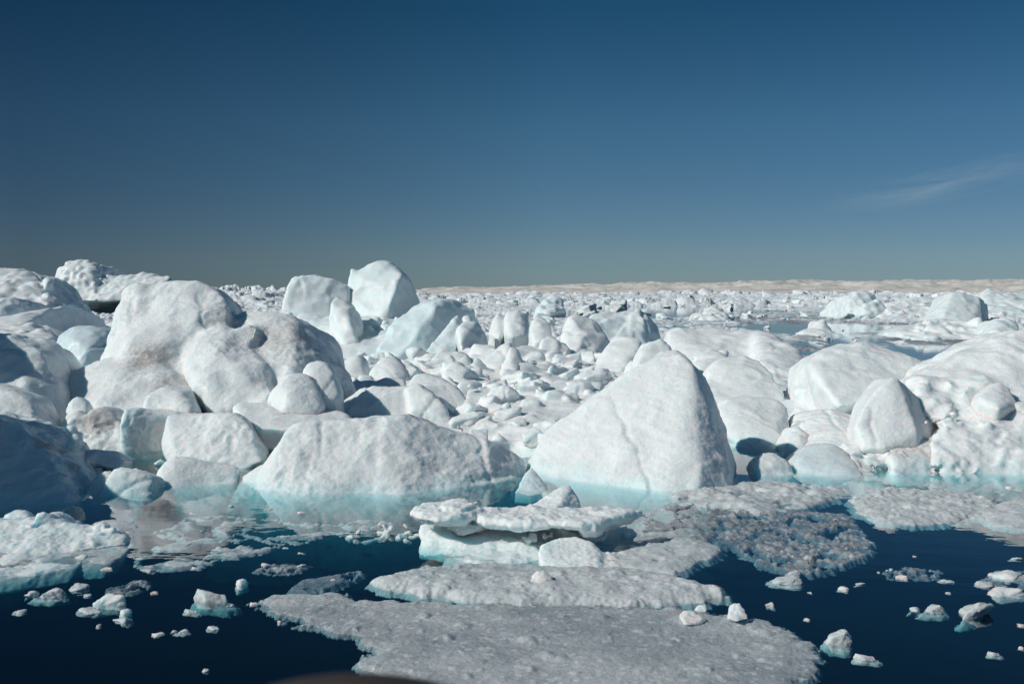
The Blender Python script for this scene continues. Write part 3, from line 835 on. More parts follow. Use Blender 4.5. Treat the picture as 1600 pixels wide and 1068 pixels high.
berg('iceberg', 'far castle shaped iceberg standing above the horizon at left, round tower on its left end', 'iceberg', [
    (20, [(80,455,185),(90,432,186),(97,420,187),(110,412,188),(144,410,188),(150,416,188),(152,428,187),(156,440,186),(150,470,180),(85,470,180)]),
    (20, [(140,470,180),(150,432,187),(178,432,188),(195,429,188),(215,431,188),(236,428,188),(254,434,187),(266,444,186),(262,470,180)])],
    lumps=[(150,262,430,455,188,184,16,0.7,1.8)], sm=2, big=0.6, bigf=0.15, cup=0.12, cupf=0.5, vox=0.30, aqua=0.08)
berg('iceberg', 'pair of pale blue rounded bergs on the far right ice field', 'iceberg', [
    (14, [(1324,490,150),(1328,468,153),(1345,456,155),(1366,455,156),(1374,470,155),(1370,495,148)]),
    (9, [(1346,492,147),(1356,478,149),(1372,470,150),(1386,480,150),(1384,494,147)])], sm=2, big=0.4, bigf=0.25, cup=0.10, cupf=0.6, vox=0.24, aqua=0.25)
berg('iceberg', 'low rumpled cream white berg right of the pair of pale blue bergs', 'iceberg', [
    (16, [(1376,498,142),(1392,478,150),(1420,466,156),(1450,464,158),(1482,470,158),(1492,500,142)])], lumps=[(1385,1485,468,495,156,144,22,0.6,1.6)], sm=3, big=0.4, bigf=0.2, cup=0.1, cupf=0.5, vox=0.25, aqua=0.06)
berg('iceberg', 'tilted blue white block with a dark right end on the far right ice field', 'iceberg', [
    (6, [(1452,503,126),(1486,485,129),(1489,456,131),(1505,459,131),(1531,465,131),(1536,500,127),(1542,476,138),(1545,505,138),(1520,513,124),(1470,509,124)])], sm=1, big=0.12, bigf=0.2, cup=0.04, cupf=0.6, vox=0.22, aqua=0.22, fs=1.6)
berg('iceberg', 'bluish far berg with a knob on top, cut by the right edge', 'iceberg', [
    (14, [(1536,490,150),(1534,464,156),(1545,456,158),(1556,466,157),(1590,472,156),(1680,470,156),(1680,505,140),(1560,505,140)])], lumps=[(1540,1600,468,495,156,143,14,0.6,1.5)], sm=3, big=0.4, bigf=0.2, cup=0.1, cupf=0.5, vox=0.25, aqua=0.25)
berg('iceberg', 'low bright white ridge along the grey slush below the tilted blue white block', 'iceberg', [
    (9, [(1402,516,88),(1430,505,92),(1465,500,94),(1510,506,93),(1545,510,92),(1565,522,88),(1540,534,82),(1450,535,81.5),(1418,528,84)])], lumps=[(1420,1555,502,530,92,82,30,0.4,0.9)], sm=3, big=0.2, bigf=0.3, cup=0.05, cupf=0.9, vox=0.15, aqua=0.04)
berg('ice_boulder', 'blue shaded round boulder at the right end of the low bright ridge', 'ice boulder', [
    (3, [(1548,518,81),(1556,503,83),(1570,496,84),(1586,502,84),(1594,515,82),(1580,530,79),(1558,530,79)])], sm=4, big=0.1, cup=0.02, cupf=1, vox=0.14, aqua=0.25)
berg('iceberg', 'small sharp white pyramid floating alone in the grey slush at right', 'iceberg', [
    (3, [(1268,522,94),(1277,510,96),(1284,498,97),(1289,498,97),(1300,510,96),(1306,524,93),(1285,528,91)]),
    (3, [(1250,524,92),(1262,513,94),(1278,512,94),(1300,520,92),(1325,526,91),(1290,531,89)])], sm=3, big=0.1, cup=0.03, cupf=1, vox=0.15)
berg('iceberg', 'grey lens shaped berg on the ice field under the tan hills, left of centre', 'iceberg', [
    (8, [(838,488,148),(846,474,152),(858,465,154),(868,462,155),(878,470,154),(881,484,150),(860,490,146)])], sm=3, big=0.2, bigf=0.2, cup=0.04, cupf=0.6, vox=0.24, aqua=0.3)
berg('iceberg', 'pale triangular berg with a shaded right side, between the veined boulder and the grey slush', 'iceberg', [
    (6, [(1093,500,140),(1108,480,146),(1126,480,147),(1134,490,145),(1142,502,140),(1120,505,137)])], sm=3, big=0.2, bigf=0.2, cup=0.04, cupf=0.6, vox=0.23, aqua=0.05)
berg('iceberg', 'unseen iceberg added beyond the left edge to shade the bergs there', 'iceberg', [  # added out of view, only casts shade on the left edge
    (2.6, [(-330,800),(-250,806),(-178,796),(-330,560,18.6),(-270,520,18.9),(-215,505,19.1),(-175,530,19.2),(-160,640,19.0),(-200,562,17.4),(-320,562,17.4),(-200,780,17.2),(-320,780,17.2)])],
    sm=8, big=0.15, cup=0.02, vox=0.08)
berg('iceberg', 'second unseen iceberg added beyond the left edge, farther back, to shade the bergs', 'iceberg', [  # another unseen shade caster, added for the grey berg at left
    (2.4, [(-330,690,25),(-200,690,25),(-120,690,25),(-330,440,25.4),(-240,425,25.6),(-160,432,25.6),(-125,470,25.4)])],
    sm=8, big=0.15, cup=0.02, vox=0.08)

# ------------------------------------------------------------------ pack ice out to the horizon
def smooth(a, lo, hi):
    t = np.clip((a - lo) / (hi - lo), 0, 1)
    return t * t * (3 - 2 * t)


def pack_height(x, y):
    """height of the frozen rubble above the sea; negative where the sea lies open"""
    px = 800 + F * x / y
    py = HOR + F * H / y
    q = np.stack([x, y, np.zeros_like(x)], 1)
    clus = np.clip(0.75 + 0.8 * fbm(np.stack([x * 0.02, y * 0.008, x * 0], 1) + 61, 3), 0.25, 1.5)
    h = 0.20 + 0.16 * fbm(q * 0.5, 3) + 0.30 * (1 - smooth(y, 45, 70))
    near = 1 - smooth(y, 60, 110)
    far = smooth(y, 70, 140)
    for size, amp, keep, sd in ((0.7, 0.34, 0.40, 1), (1.5, 0.75, 0.40, 2), (3.4, 1.5, 0.42, 3), (8.0, 2.4, 0.55, 4), (20.0, 4.0, 0.62, 5)):
        xw = x + 0.25 * size * perlin(q * (1.3 / size) + 5)
        yw = y + 0.25 * size * perlin(q * (1.3 / size) + 55)
        d, v, ox, oy = cells(xw, yw, size, sd)
        live = np.clip((v - keep) / (1 - keep), 0, 1)
        tilt = (ox * np.cos(v * 97) + oy * np.sin(v * 97)) * (0.9 + 1.0 * far)
        bump = np.clip(1.0 - (d / (0.66 + 0.04 * far)) ** (2.6 + 0.2 * far), 0, 1) * (0.55 + 0.6 * live + tilt) * (live > 0)
        w = {0.7: 1 - 0.6 * far - 0.3 * near, 1.5: 1.0 - 0.45 * near, 3.4: 0.15 * near + far * 0.9, 8.0: 0.6 * smooth(y, 150, 320), 20.0: smooth(y, 500, 1100)}[size]
        h = np.maximum(h, h * 0.4 + amp * bump * w * (1 + (clus - 1) * far) * (1 - 0.58 * far * (size < 5)))
    h = h + far * (0.28 * perlin(q * 1.2 + 3) + 0.22 * np.abs(perlin(q * 2.7 + 13)))
    # the open lead with drifting slush at right and the thin dark lanes beyond
    lead = smooth(px, 1150, 1230) * (1 - smooth(px, 1480, 1560)) * smooth(y, 52, 56) * (1 - smooth(y, 108, 135))
    lane = smooth(px, 930, 1040) * (1 - smooth(px, 1330, 1420)) * smooth(y, 92, 108) * (1 - smooth(y, 215, 300))
    st = fbm(np.stack([x * 0.12, y * 0.06, x * 0], 1) + 3, 4)
    sp = fbm(np.stack([x * 0.9, y * 0.35, x * 0], 1) + 8, 3)
    open_ = np.clip(np.maximum(lead * 1.1, lane * 0.95) + np.maximum(lead, lane) * 0.5 * st, 0, 1.2)
    flat = np.clip(h, 0, 0.35) * 0.35 + 0.10 * sp + 0.22 * st + 0.03 + 0.22 * np.clip(fbm(np.stack([x * 0.5, y * 0.25, x * 0], 1) + 19, 3), 0, 1)
    calm = smooth(px, 1395, 1420) * (1 - smooth(px, 1525, 1540)) * smooth(y, 57, 61) * (1 - smooth(y, 70, 75))
    flat = flat - 0.3 * calm
    h = h * (1 - np.clip(open_, 0, 1)) + (flat - 0.17 * open_) * np.clip(open_, 0, 1)
    # sparse dark water in the gaps of the far field
    gap = fbm(np.stack([x * 0.02, y * 0.006, x * 0], 1) + 21, 3)
    h = h - smooth(gap, 0.25, 0.5) * smooth(y, 130, 200) * 0.5
    streak = fbm(np.stack([x * 0.012, y * 0.05 / (1 + y / 300), x * 0], 1) + 77, 3)
    h = h - smooth(streak, 0.22, 0.42) * smooth(y, 90, 140) * (0.55 + 0.004 * np.minimum(y, 300))
    left = smooth(-x / y, 0.16, 0.26) * smooth(y, 200, 420)
    h = h * (1 + 0.5 * left) + 2.4 * left
    h = np.where(h < 0, h * 7, h)
    # front edge dips under the sea behind the first row
    back = 24.6 + 3.0 * smooth(px, 1080, 1120) * (1 - smooth(px, 1260, 1310))
    h = h - (1 - smooth(y, back, back + 2.0)) * 2.0
    return h


ny, nx = 900, 1000
Y = 22.2 * (1250 / 22.2) ** np.linspace(0, 1, ny)
U = np.linspace(-0.72, 0.72, nx)
gy_, gu_ = np.meshgrid(Y, U, indexing='ij')
jit = RNG.uniform(-0.35, 0.35, size=(2, ny, nx))
js = smooth(gy_, 60, 160)
gy_ = gy_ * (1 + jit[0] * 0.006 * js)
gx_ = (gu_ + jit[1] * js * (U[1] - U[0])) * gy_
x, y = gx_.ravel(), gy_.ravel()
hz = pack_height(x, y)
idx = np.arange(ny * nx).reshape(ny, nx)
quads = np.stack([idx[:-1, :-1], idx[:-1, 1:], idx[1:, 1:], idx[1:, :-1]], -1).reshape(-1, 4)
keepq = (hz[quads] > -0.25).any(1)
quads = quads[keepq]
used = np.unique(quads)
remap = np.full(ny * nx, -1); remap[used] = np.arange(len(used))
vv = np.stack([x, y, np.maximum(hz, -0.4)], 1)[used]
me = np_mesh('pack_ice', vv, remap[quads])
qv = vv * np.array((1, 1, 0))
set_attr(me, 'aqua', np.clip(0.02 + 0.28 * fbm(qv * 0.07 + 4, 3), 0, 0.5) + 0.25 * np.clip(0.12 - vv[:, 2], 0, 0.1) / 0.1)
set_attr(me, 'dirt', np.clip(0.30 * fbm(qv * 0.12 + 40, 2), 0, 0.45) * (vv[:, 1] < 400))
px_ = 800 + F * vv[:, 0] / vv[:, 1]
set_attr(me, 'slush', smooth(px_, 950, 1180) * (1 - smooth(px_, 1500, 1570)) * smooth(vv[:, 1], 48, 56) * (1 - smooth(vv[:, 1], 150, 260)) * (1 - smooth(vv[:, 2], 0.08, 0.24)) * np.clip(0.65 + 0.9 * fbm(vv * np.array((0.15, 0.08, 0)) + 9, 3), 0.1, 1))
pk = link('pack_ice', me, M_PACK)
tag(pk, 'field of frozen white ice rubble reaching to the horizon', 'pack ice', kind='stuff')


# ------------------------------------------------------------------ single chunks on the pack ice
def chunk_mesh(i, cubic):
    bm = bmesh.new()
    rng = np.random.default_rng(300 + i)
    if cubic:
        p = np.array([(sx, sy, sz) for sx in (-1, 1) for sy in (-1, 1) for sz in (-1, 1)], float) * 0.72
        p += rng.uniform(-0.32, 0.32, p.shape)
        p = p * (rng.uniform(0.8, 1.4), rng.uniform(0.8, 1.1), rng.uniform(0.6, 1.0))
        p = np.concatenate([p, lump_pts(np.zeros(3), 0.8, 4, 0.8, rng)])
        hull_mesh(p, bm)
    else:
        hull_mesh(lump_pts(np.zeros(3), 1.0, 16, 0.75, rng), bm)
        if i % 3 == 0: hull_mesh(lump_pts(np.array((0.7, 0.1, -0.25)), 0.6, 12, 0.7, rng), bm)
    me = remesh(bm, 0.075)
    finish_ice(me, 3 if cubic else 6, big=0.10, bigf=1.1, cup=0.02, cupf=3.4, fine=0.01, wet=0.0, aqua=0.10 * (i % 4 == 1) + 0.001, seed=i * 7.7)
    me.materials.append(M_ICE)
    return me


CH = [chunk_mesh(i, i % 2 == 0) for i in range(18)]


def scatter(n, px0, px1, py0, py1, s0, s1, label, group, meshes=CH, name='ice_chunk', cat='ice chunk', z0=0.1, power=1.0, seed=0, sink=0.15, flat=1.0):
    rng = np.random.default_rng(900 + seed)
    for _ in range(n):
        px = rng.uniform(px0, px1); py = py0 + (py1 - py0) * rng.uniform() ** power
        p = G(px, py, z0)
        s = (s0 + (s1 - s0) * rng.uniform() ** 2.2) * p[1] / F * 0.5
        o = bpy.data.objects.new(name, meshes[rng.integers(len(meshes))])
        COL.objects.link(o)
        g = pack_height(np.array([p[0]]), np.array([p[1]]))[0] if z0 > 0.05 else 0.0
        o.location = (p[0], p[1], (max(g, 0.0) if z0 < 0.5 else z0) + s * sink)
        k = rng.uniform(0.8, 1.25, 3)
        o.scale = (s * k[0], s * k[1], s * k[2] * flat)
        o.rotation_euler = (rng.uniform(-0.4, 0.4), rng.uniform(-0.4, 0.4), rng.uniform(0, 6.28))
        tag(o, label, cat, group)


scatter(12, 560, 830, 585, 640, 18, 50, 'small rounded chunk in the rubble directly behind the broad low iceberg', 'chunks in the rubble left of the large wedge', seed=1)
scatter(14, 740, 1000, 515, 590, 12, 34, 'small white chunk among the round boulders in the middle distance', 'chunks among the round boulders', seed=3)
scatter(30, 660, 1120, 476, 520, 8, 34, 'pale ice chunk on the field behind the round boulders, under the tan hills', 'chunks behind the round boulders', seed=4, flat=0.7)
scatter(34, 660, 1600, 464, 480, 6, 26, 'tiny pale block far out on the ice field under the tan hills', 'far blocks under the tan hills', seed=5, power=0.8, flat=0.7)
scatter(24, 340, 445, 452, 500, 6, 24, 'tiny pale block on the far ice left of the flat topped iceberg', 'far blocks in the left gap', seed=6, flat=0.7)
scatter(24, 90, 200, 455, 505, 6, 24, 'small grey white block on the far ice below the castle shaped iceberg', 'far blocks below the castle shaped iceberg', seed=7, flat=0.7)
scatter(26, 1130, 1420, 480, 560, 5, 18, 'little white floe drifting in the grey slush of the open lead', 'floes in the open lead', seed=8, sink=0.0)
scatter(6, 1240, 1330, 640, 690, 16, 40, 'crusty chunk between the long flat backed berg and the glassy boulder', 'chunks right of the dark triangular block', seed=9)
scatter(9, 1400, 1600, 640, 676, 14, 44, 'knobbly white chunk on the rubble wall under the broad snow hill', 'chunks on the rubble wall', seed=10, z0=0.7, sink=0.6)
scatter(6, 100, 260, 640, 720, 16, 40, 'small grey chunk in the hollow around the brown stained boulder', 'chunks around the brown stained boulder', seed=11)
scatter(10, 520, 620, 560, 600, 14, 30, 'small white chunk behind the egg shaped boulder', 'chunks behind the egg shaped boulder', seed=12)

scatter(18, 540, 720, 560, 632, 34, 84, 'big half buried white block in the jumble right of the plump and egg shaped boulders', 'blocks right of the egg shaped boulder', seed=13, flat=0.8, sink=0.0, z0=0.62)
scatter(14, 740, 950, 566, 622, 26, 70, 'half buried white block in the jumble left of the leaning loaf boulder', 'blocks left of the leaning loaf boulder', seed=14, flat=0.75, sink=0.0, z0=0.7)
scatter(10, 100, 255, 690, 742, 22, 60, 'grey white lump in the jumble between the dark mass and the square block', 'lumps left of the square block', seed=16, flat=0.8, sink=0.1)
scatter(10, 1225, 1340, 610, 700, 30, 72, 'half buried white block right of the rounded block in blue shade', 'blocks right of the rounded block in shade', seed=17, flat=0.8, sink=0.0)

scatter(46, 1130, 1600, 463, 500, 10, 34, 'jagged pale block on the far ice among the blue white bergs at right', 'far blocks among the bergs at right', seed=18, flat=0.8, power=1.2)

scatter(22, 722, 905, 606, 690, 34, 84, 'angular white chunk half sunk in the snowy trough between the two front bergs', 'chunks in the trough between the two front bergs', seed=19, flat=0.75, sink=0.0, z0=0.52)

# ------------------------------------------------------------------ tan hills on the far shore
ny, nx = 60, 700
U = np.linspace(-0.14, 0.75, nx)
Yh = np.linspace(9000, 12500, ny)
gy_, gu_ = np.meshgrid(Yh, U, indexing='ij')
x, y = (gu_ * gy_).ravel(), gy_.ravel()
q = np.stack([x, y, x * 0], 1)
t = (y - 9000) / 3500
rid = 0.62 + 0.20 * fbm(q * 0.0011, 4) + 0.20 * (1 - np.abs(perlin(q * 0.0023 + 8)) * 2) + 0.05 * fbm(q * 0.01, 3)
h = 178 * np.clip(rid, 0.1, 2) * smooth(t, 0.0, 0.75) * (0.40 + 0.60 * smooth(x / y, -0.12, 0.30))
h = h * smooth(x / y, -0.13, -0.07) + 16 * fbm(q * 0.004, 4) * smooth(t, 0.05, 0.3) - 3
idx = np.arange(ny * nx).reshape(ny, nx)
quads = np.stack([idx[:-1, :-1], idx[:-1, 1:], idx[1:, 1:], idx[1:, :-1]], -1).reshape(-1, 4)
me = np_mesh('hills', np.stack([x, y, h], 1), quads)
b = NT('snowy_tan_hills')
pos = b.n('ShaderNodeNewGeometry').outputs['Position']
n1 = b.noise(0.0035, 6, 0.62, pos)
n2 = b.noise(0.02, 4, 0.6, pos)
c = b.ramp(n1, [(0.34, (0.42, 0.42, 0.43)), (0.43, (0.58, 0.55, 0.50)), (0.62, (0.72, 0.69, 0.635))])
c = b.mix(b.ramp(n2, [(0.5, (0, 0, 0)), (0.7, (0.5, 0.5, 0.5))]), c, (0.52, 0.49, 0.47))
pr = b.n('ShaderNodeBsdfPrincipled', Base__Color=c, Roughness=1.0)
pr.inputs['Specular IOR Level'].default_value = 0.0
hl = link('hills', me, b.done(pr.outputs[0]))
tag(hl, 'low tan and cream snow streaked hills along the far shore', 'hills', kind='structure')

# ------------------------------------------------------------------ flat floes and slush on the near water
def poly_sdf(px, py, poly):
    """signed distance (positive inside) to a closed polygon"""
    n = len(poly)
    d = np.full(px.shape, 1e9)
    ins = np.zeros(px.shape, bool)
    for i in range(n):
        ax, ay = poly[i]; bx, by = poly[(i + 1) % n]
        ex, ey = bx - ax, by - ay
        t = np.clip(((px - ax) * ex + (py - ay) * ey) / (ex * ex + ey * ey + 1e-12), 0, 1)
        d = np.minimum(d, np.hypot(px - ax - t * ex, py - ay - t * ey))
        c = ((ay > py) != (by > py)) & (px < (bx - ax) * (py - ay) / (by - ay + 1e-12) + ax)
        ins ^= c
    return np.where(ins, d, -d)


def floe(name, label, cat, poly, h=0.08, edge=0.12, res=0.03, rough=0.02, roughf=3.0, grain=0.012, grainf=16.0, rag=0.10, ragf=2.2,
         holes=None, holef=1.3, thick=0.07, mat=None, aqua=0.0, lum=0.0, group=None, slope=0.0, seed=0.0, crumb=0.0, clump=0.0):
    pts = np.array([G(*p)[:2] for p in poly])
    lo, hi = pts.min(0) - 0.3, pts.max(0) + 0.3
    nx, ny = max(4, int((hi[0] - lo[0]) / res)), max(4, int((hi[1] - lo[1]) / res))
    gx, gy = np.meshgrid(np.linspace(lo[0], hi[0], nx), np.linspace(lo[1], hi[1], ny))
    x, y = gx.ravel(), gy.ravel()
    x = x + RNG.uniform(-0.3, 0.3, x.shape) * res; y = y + RNG.uniform(-0.3, 0.3, y.shape) * res
    q = np.stack([x, y, x * 0 + seed], 1)
    s = poly_sdf(x, y, pts) + rag * fbm(q * ragf, 3) + 0.35 * rag * perlin(q * ragf * 6)
    body = 1 - np.exp(-np.clip(s, 0, None) / edge)
    z = h * body + body * (rough * fbm(q * roughf, 3) + lum * np.clip(fbm(q * 1.1 + 7, 2), 0, 1)) + np.clip(s / 0.05, 0, 1) * grain * (fbm(q * grainf, 2))
    if crumb:
        for size, sdd in ((0.10, 21), (0.22, 22)):
            dd, vv_, ox, oy = cells(x + 0.04 * perlin(q * 9), y, size, sdd)
            z = z + np.clip(s / 0.1, 0, 1) * crumb * size * 4 * np.clip(1 - (dd / 0.55) ** 2, 0, 1) * np.clip((vv_ - 0.55) * 2.2, 0, 1)
    if clump:
        for size, sdd in ((0.16, 31), (0.30, 32)):
            dd, vv_, ox, oy = cells(x + 0.05 * perlin(q * 7), y + 0.05 * perlin(q * 7 + 9), size, sdd)
            z = z + np.clip(s / 0.1, 0, 1) * clump * size * np.clip(1 - (dd / 0.42) ** 2, 0, 1) * np.clip((vv_ - 0.86) * 7, 0, 1)
    if slope: z = z + slope * body * (y - pts[:, 1].mean())
    if holes is not None:
        hn = fbm(q * holef + 50, 4)
        z = z - np.clip(hn + holes, 0, 1) * 0.35
    z = np.where(s < 0, np.maximum(s * 1.2, -thick), z)
    z = np.maximum(z, -thick)
    idx = np.arange(nx * ny).reshape(ny, nx)
    quads = np.stack([idx[:-1, :-1], idx[:-1, 1:], idx[1:, 1:], idx[1:, :-1]], -1).reshape(-1, 4)
    quads = quads[(z[quads] > -thick * 0.98).any(1)]
    used = np.unique(quads)
    rm = np.full(nx * ny, -1); rm[used] = np.arange(len(used))
    quads = rm[quads]
    n = len(used)
    top = np.stack([x, y, z], 1)[used]
    bot = top.copy(); bot[:, 2] = -thick - 0.02
    ed = np.concatenate([quads[:, [0, 1]], quads[:, [1, 2]], quads[:, [2, 3]], quads[:, [3, 0]]])
    key = np.sort(ed, 1); key = key[:, 0] * n + key[:, 1]
    u, inv, cnt = np.unique(key, return_inverse=True, return_counts=True)
    be = ed[cnt[inv] == 1]
    side = np.stack([be[:, 1], be[:, 0], be[:, 0] + n, be[:, 1] + n], 1)
    V = np.concatenate([top, bot]); Fc = np.concatenate([quads, quads[:, ::-1] + n, side])
    c = np.array((V[:, 0].mean(), V[:, 1].mean(), 0))
    me = np_mesh(name, V - c, Fc)
    qq = np.concatenate([q[used], q[used]])
    set_attr(me, 'aqua', np.clip(aqua + 0.8 * fbm(qq * np.array((0.45, 0.9, 1)) + 3, 4), 0.002, 1) + 0.5 * np.clip((0.02 - V[:, 2]) / 0.05, 0, 1))
    set_attr(me, 'dirt', np.zeros(len(V)))
    o = link(name, me, mat or M_SLUSH)
    o.location = c
    tag(o, label, cat, group)
    return o


floe('slush_floe', 'large flat grey floe of glittering granular slush filling the bottom centre', 'slush floe',
     [(400,941),(430,930),(462,927),(520,926),(562,938),(650,939),(850,946),(1050,949),(1130,962),(1190,965),(1240,990),(1276,1015),(1278,1040),(1245,1066),(1220,1120),(1180,1180),(760,1180),(690,1095),(566,1046),(582,1012),(545,992),(480,975),(432,957)],
     h=0.03, edge=0.18, res=0.020, rough=0.016, roughf=1.6, grain=0.007, grainf=20, rag=0.15, ragf=4.0, crumb=0.016, lum=0.02, clump=0.14, aqua=0.35, thick=0.04)
floe('ice_floe', 'long thin white floe lying just behind the large glittering slush floe', 'ice floe',
     [(578,909),(600,900),(650,893),(700,887),(760,885),(850,886),(1000,892),(1060,906),(1132,923),(1133,933),(1080,942),(950,947),(800,945),(720,937),(650,927),(592,917)],
     h=0.10, edge=0.13, res=0.020, rough=0.03, grain=0.008, grainf=20, rag=0.08, ragf=3, lum=0.05, mat=M_GREY, seed=3, crumb=0.008, clump=0.2)
floe('slush_floe', 'thin grey slush plate right of the snow lump, tapering into the dark water', 'slush floe',
     [(930,880),(950,850),(985,845),(1040,838),(1100,845),(1127,853),(1118,868),(1075,885),(1050,897),(990,892)],
     h=0.05, edge=0.15, res=0.028, rough=0.03, rag=0.10, mat=M_GREY, aqua=0.2, seed=5, holes=-0.35)
floe('slush_floe', 'ragged grey slush floe behind the dark brash patch, touching the large wedge shaped iceberg', 'slush floe',
     [(1050,772),(1100,764),(1150,757),(1182,749),(1250,755),(1322,762),(1302,780),(1240,797),(1180,802),(1120,797),(1062,786)],
     h=0.06, edge=0.25, res=0.04, rough=0.05, rag=0.22, ragf=1.4, mat=M_GREY, seed=7, lum=0.10, crumb=0.03, grain=0.02, grainf=12, holes=-0.25)
floe('brash_ice', 'dark round patch of broken brash ice at right of the stacked floe', 'brash ice',
     [(1108,812),(1150,797),(1230,796),(1320,802),(1346,830),(1364,853),(1342,870),(1282,893),(1230,891),(1180,872),(1122,842)],
     h=0.0, edge=0.10, res=0.022, rough=0.0, rag=0.14, holes=-0.12, holef=2.4, seed=9, crumb=0.075, grain=0.02, grainf=14, aqua=0.35, mat=M_BRASH)
floe('slush_floe', 'long pale grey slush floe near the rubble wall at right', 'slush floe',
     [(1328,782),(1346,767),(1400,763),(1500,769),(1562,779),(1552,800),(1502,813),(1432,823),(1382,816),(1340,801)],
     h=0.07, edge=0.22, res=0.03, rough=0.04, rag=0.14, mat=M_GREY, seed=11, lum=0.08, crumb=0.05, grain=0.02, grainf=12)
floe('slush_floe', 'grey slush floe cut by the right edge, beside the long pale one', 'slush floe',
     [(1522,802),(1560,786),(1620,776),(1700,780),(1680,822),(1560,821)],
     h=0.08, edge=0.2, res=0.034, rough=0.05, rag=0.12, mat=M_GREY, seed=13, lum=0.05)
floe('brash_ice', 'thin dark brash joining the stacked floe and the round brash patch', 'brash ice',
     [(1000,800),(1060,782),(1130,795),(1150,800),(1120,830),(1125,850),(1040,835),(1005,830)],
     h=0.01, edge=0.10, res=0.034, rough=0.03, rag=0.2, holes=0.12, holef=1.8, seed=15, crumb=0.05, aqua=0.3, mat=M_BRASH)
floe('slush_floe', 'grey film of ice lying on the reflections left of the stacked floe', 'slush floe',
     [(215,868),(250,850),(320,842),(400,838),(440,848),(400,860),(330,876),(270,886),(230,884)],
     h=0.0, edge=0.2, res=0.034, rough=0.03, rag=0.22, ragf=1.5, holes=0.10, thick=0.04, holef=1.6, mat=M_GREY, seed=17, aqua=0.25)
floe('slush_floe', 'thin broken plate ice in front of the narrow knobbly shelf', 'slush floe',
     [(255,830),(300,808),(360,805),(440,812),(500,818),(560,812),(600,816),(560,830),(470,840),(380,832),(300,845)],
     h=0.0, edge=0.2, res=0.036, rough=0.03, rag=0.25, ragf=1.4, thick=0.04, holes=0.22, holef=1.7, mat=M_GREY, seed=19, aqua=0.3)
floe('slush_floe', 'small grey plate of slush in the dark corner water below the shaded mass at left', 'slush floe',
     [(145,818),(170,812),(212,814),(215,824),(180,832),(150,828)],
     h=0.04, edge=0.1, res=0.03, rough=0.03, rag=0.08, mat=M_GREY, seed=21)
floe('slush_floe', 'sunken greenish slush raft in the dark water left of the long thin floe', 'slush floe',
     [(455,918),(480,905),(530,896),(562,890),(555,900),(520,915),(480,922)],
     h=-0.02, edge=0.1, res=0.026, rough=0.02, rag=0.08, holes=-0.12, seed=23, aqua=0.5)
floe('slush_floe', 'wispy slush patch at the right edge above the long low white chunk', 'slush floe',
     [(1525,905),(1560,893),(1620,888),(1650,900),(1620,915),(1560,918)], h=0.0, edge=0.1, res=0.024, rough=0.02, rag=0.14, ragf=2.5, holes=0.05, holef=3, thick=0.03, seed=31, aqua=0.3, crumb=0.04)
floe('slush_floe', 'thin streak of crumbled slush in the open dark water at right', 'slush floe',
     [(1390,893),(1425,886),(1468,890),(1470,898),(1430,902),(1395,900)], h=0.0, edge=0.1, res=0.024, rough=0.02, rag=0.12, ragf=3, holes=0.12, holef=4, thick=0.03, mat=M_BRASH, seed=33, crumb=0.04)
floe('slush_floe', 'thin glassy film of slush behind the clear glassy chunk at left', 'slush floe',
     [(175,918),(205,908),(232,908),(230,918),(205,926),(180,926)], h=0.0, edge=0.1, res=0.022, rough=0.02, rag=0.10, ragf=3, holes=0.0, holef=4, thick=0.03, mat=M_BRASH, seed=35, crumb=0.03)
floe('slush_floe', 'thin streak of slush left of the sunken greenish raft', 'slush floe',
     [(398,890),(420,880),(450,878),(478,884),(470,890),(430,894)], h=0.0, edge=0.1, res=0.022, rough=0.02, rag=0.12, ragf=3, holes=0.08, holef=4, thick=0.03, mat=M_BRASH, seed=37, crumb=0.03)

# the stacked floe in the middle and the undercut floe at left
def group_thing(name, label, cat, at):
    e = bpy.data.objects.new(name, None)
    COL.objects.link(e); e.location = at
    e.empty_display_size = 0.3
    return tag(e, label, cat)


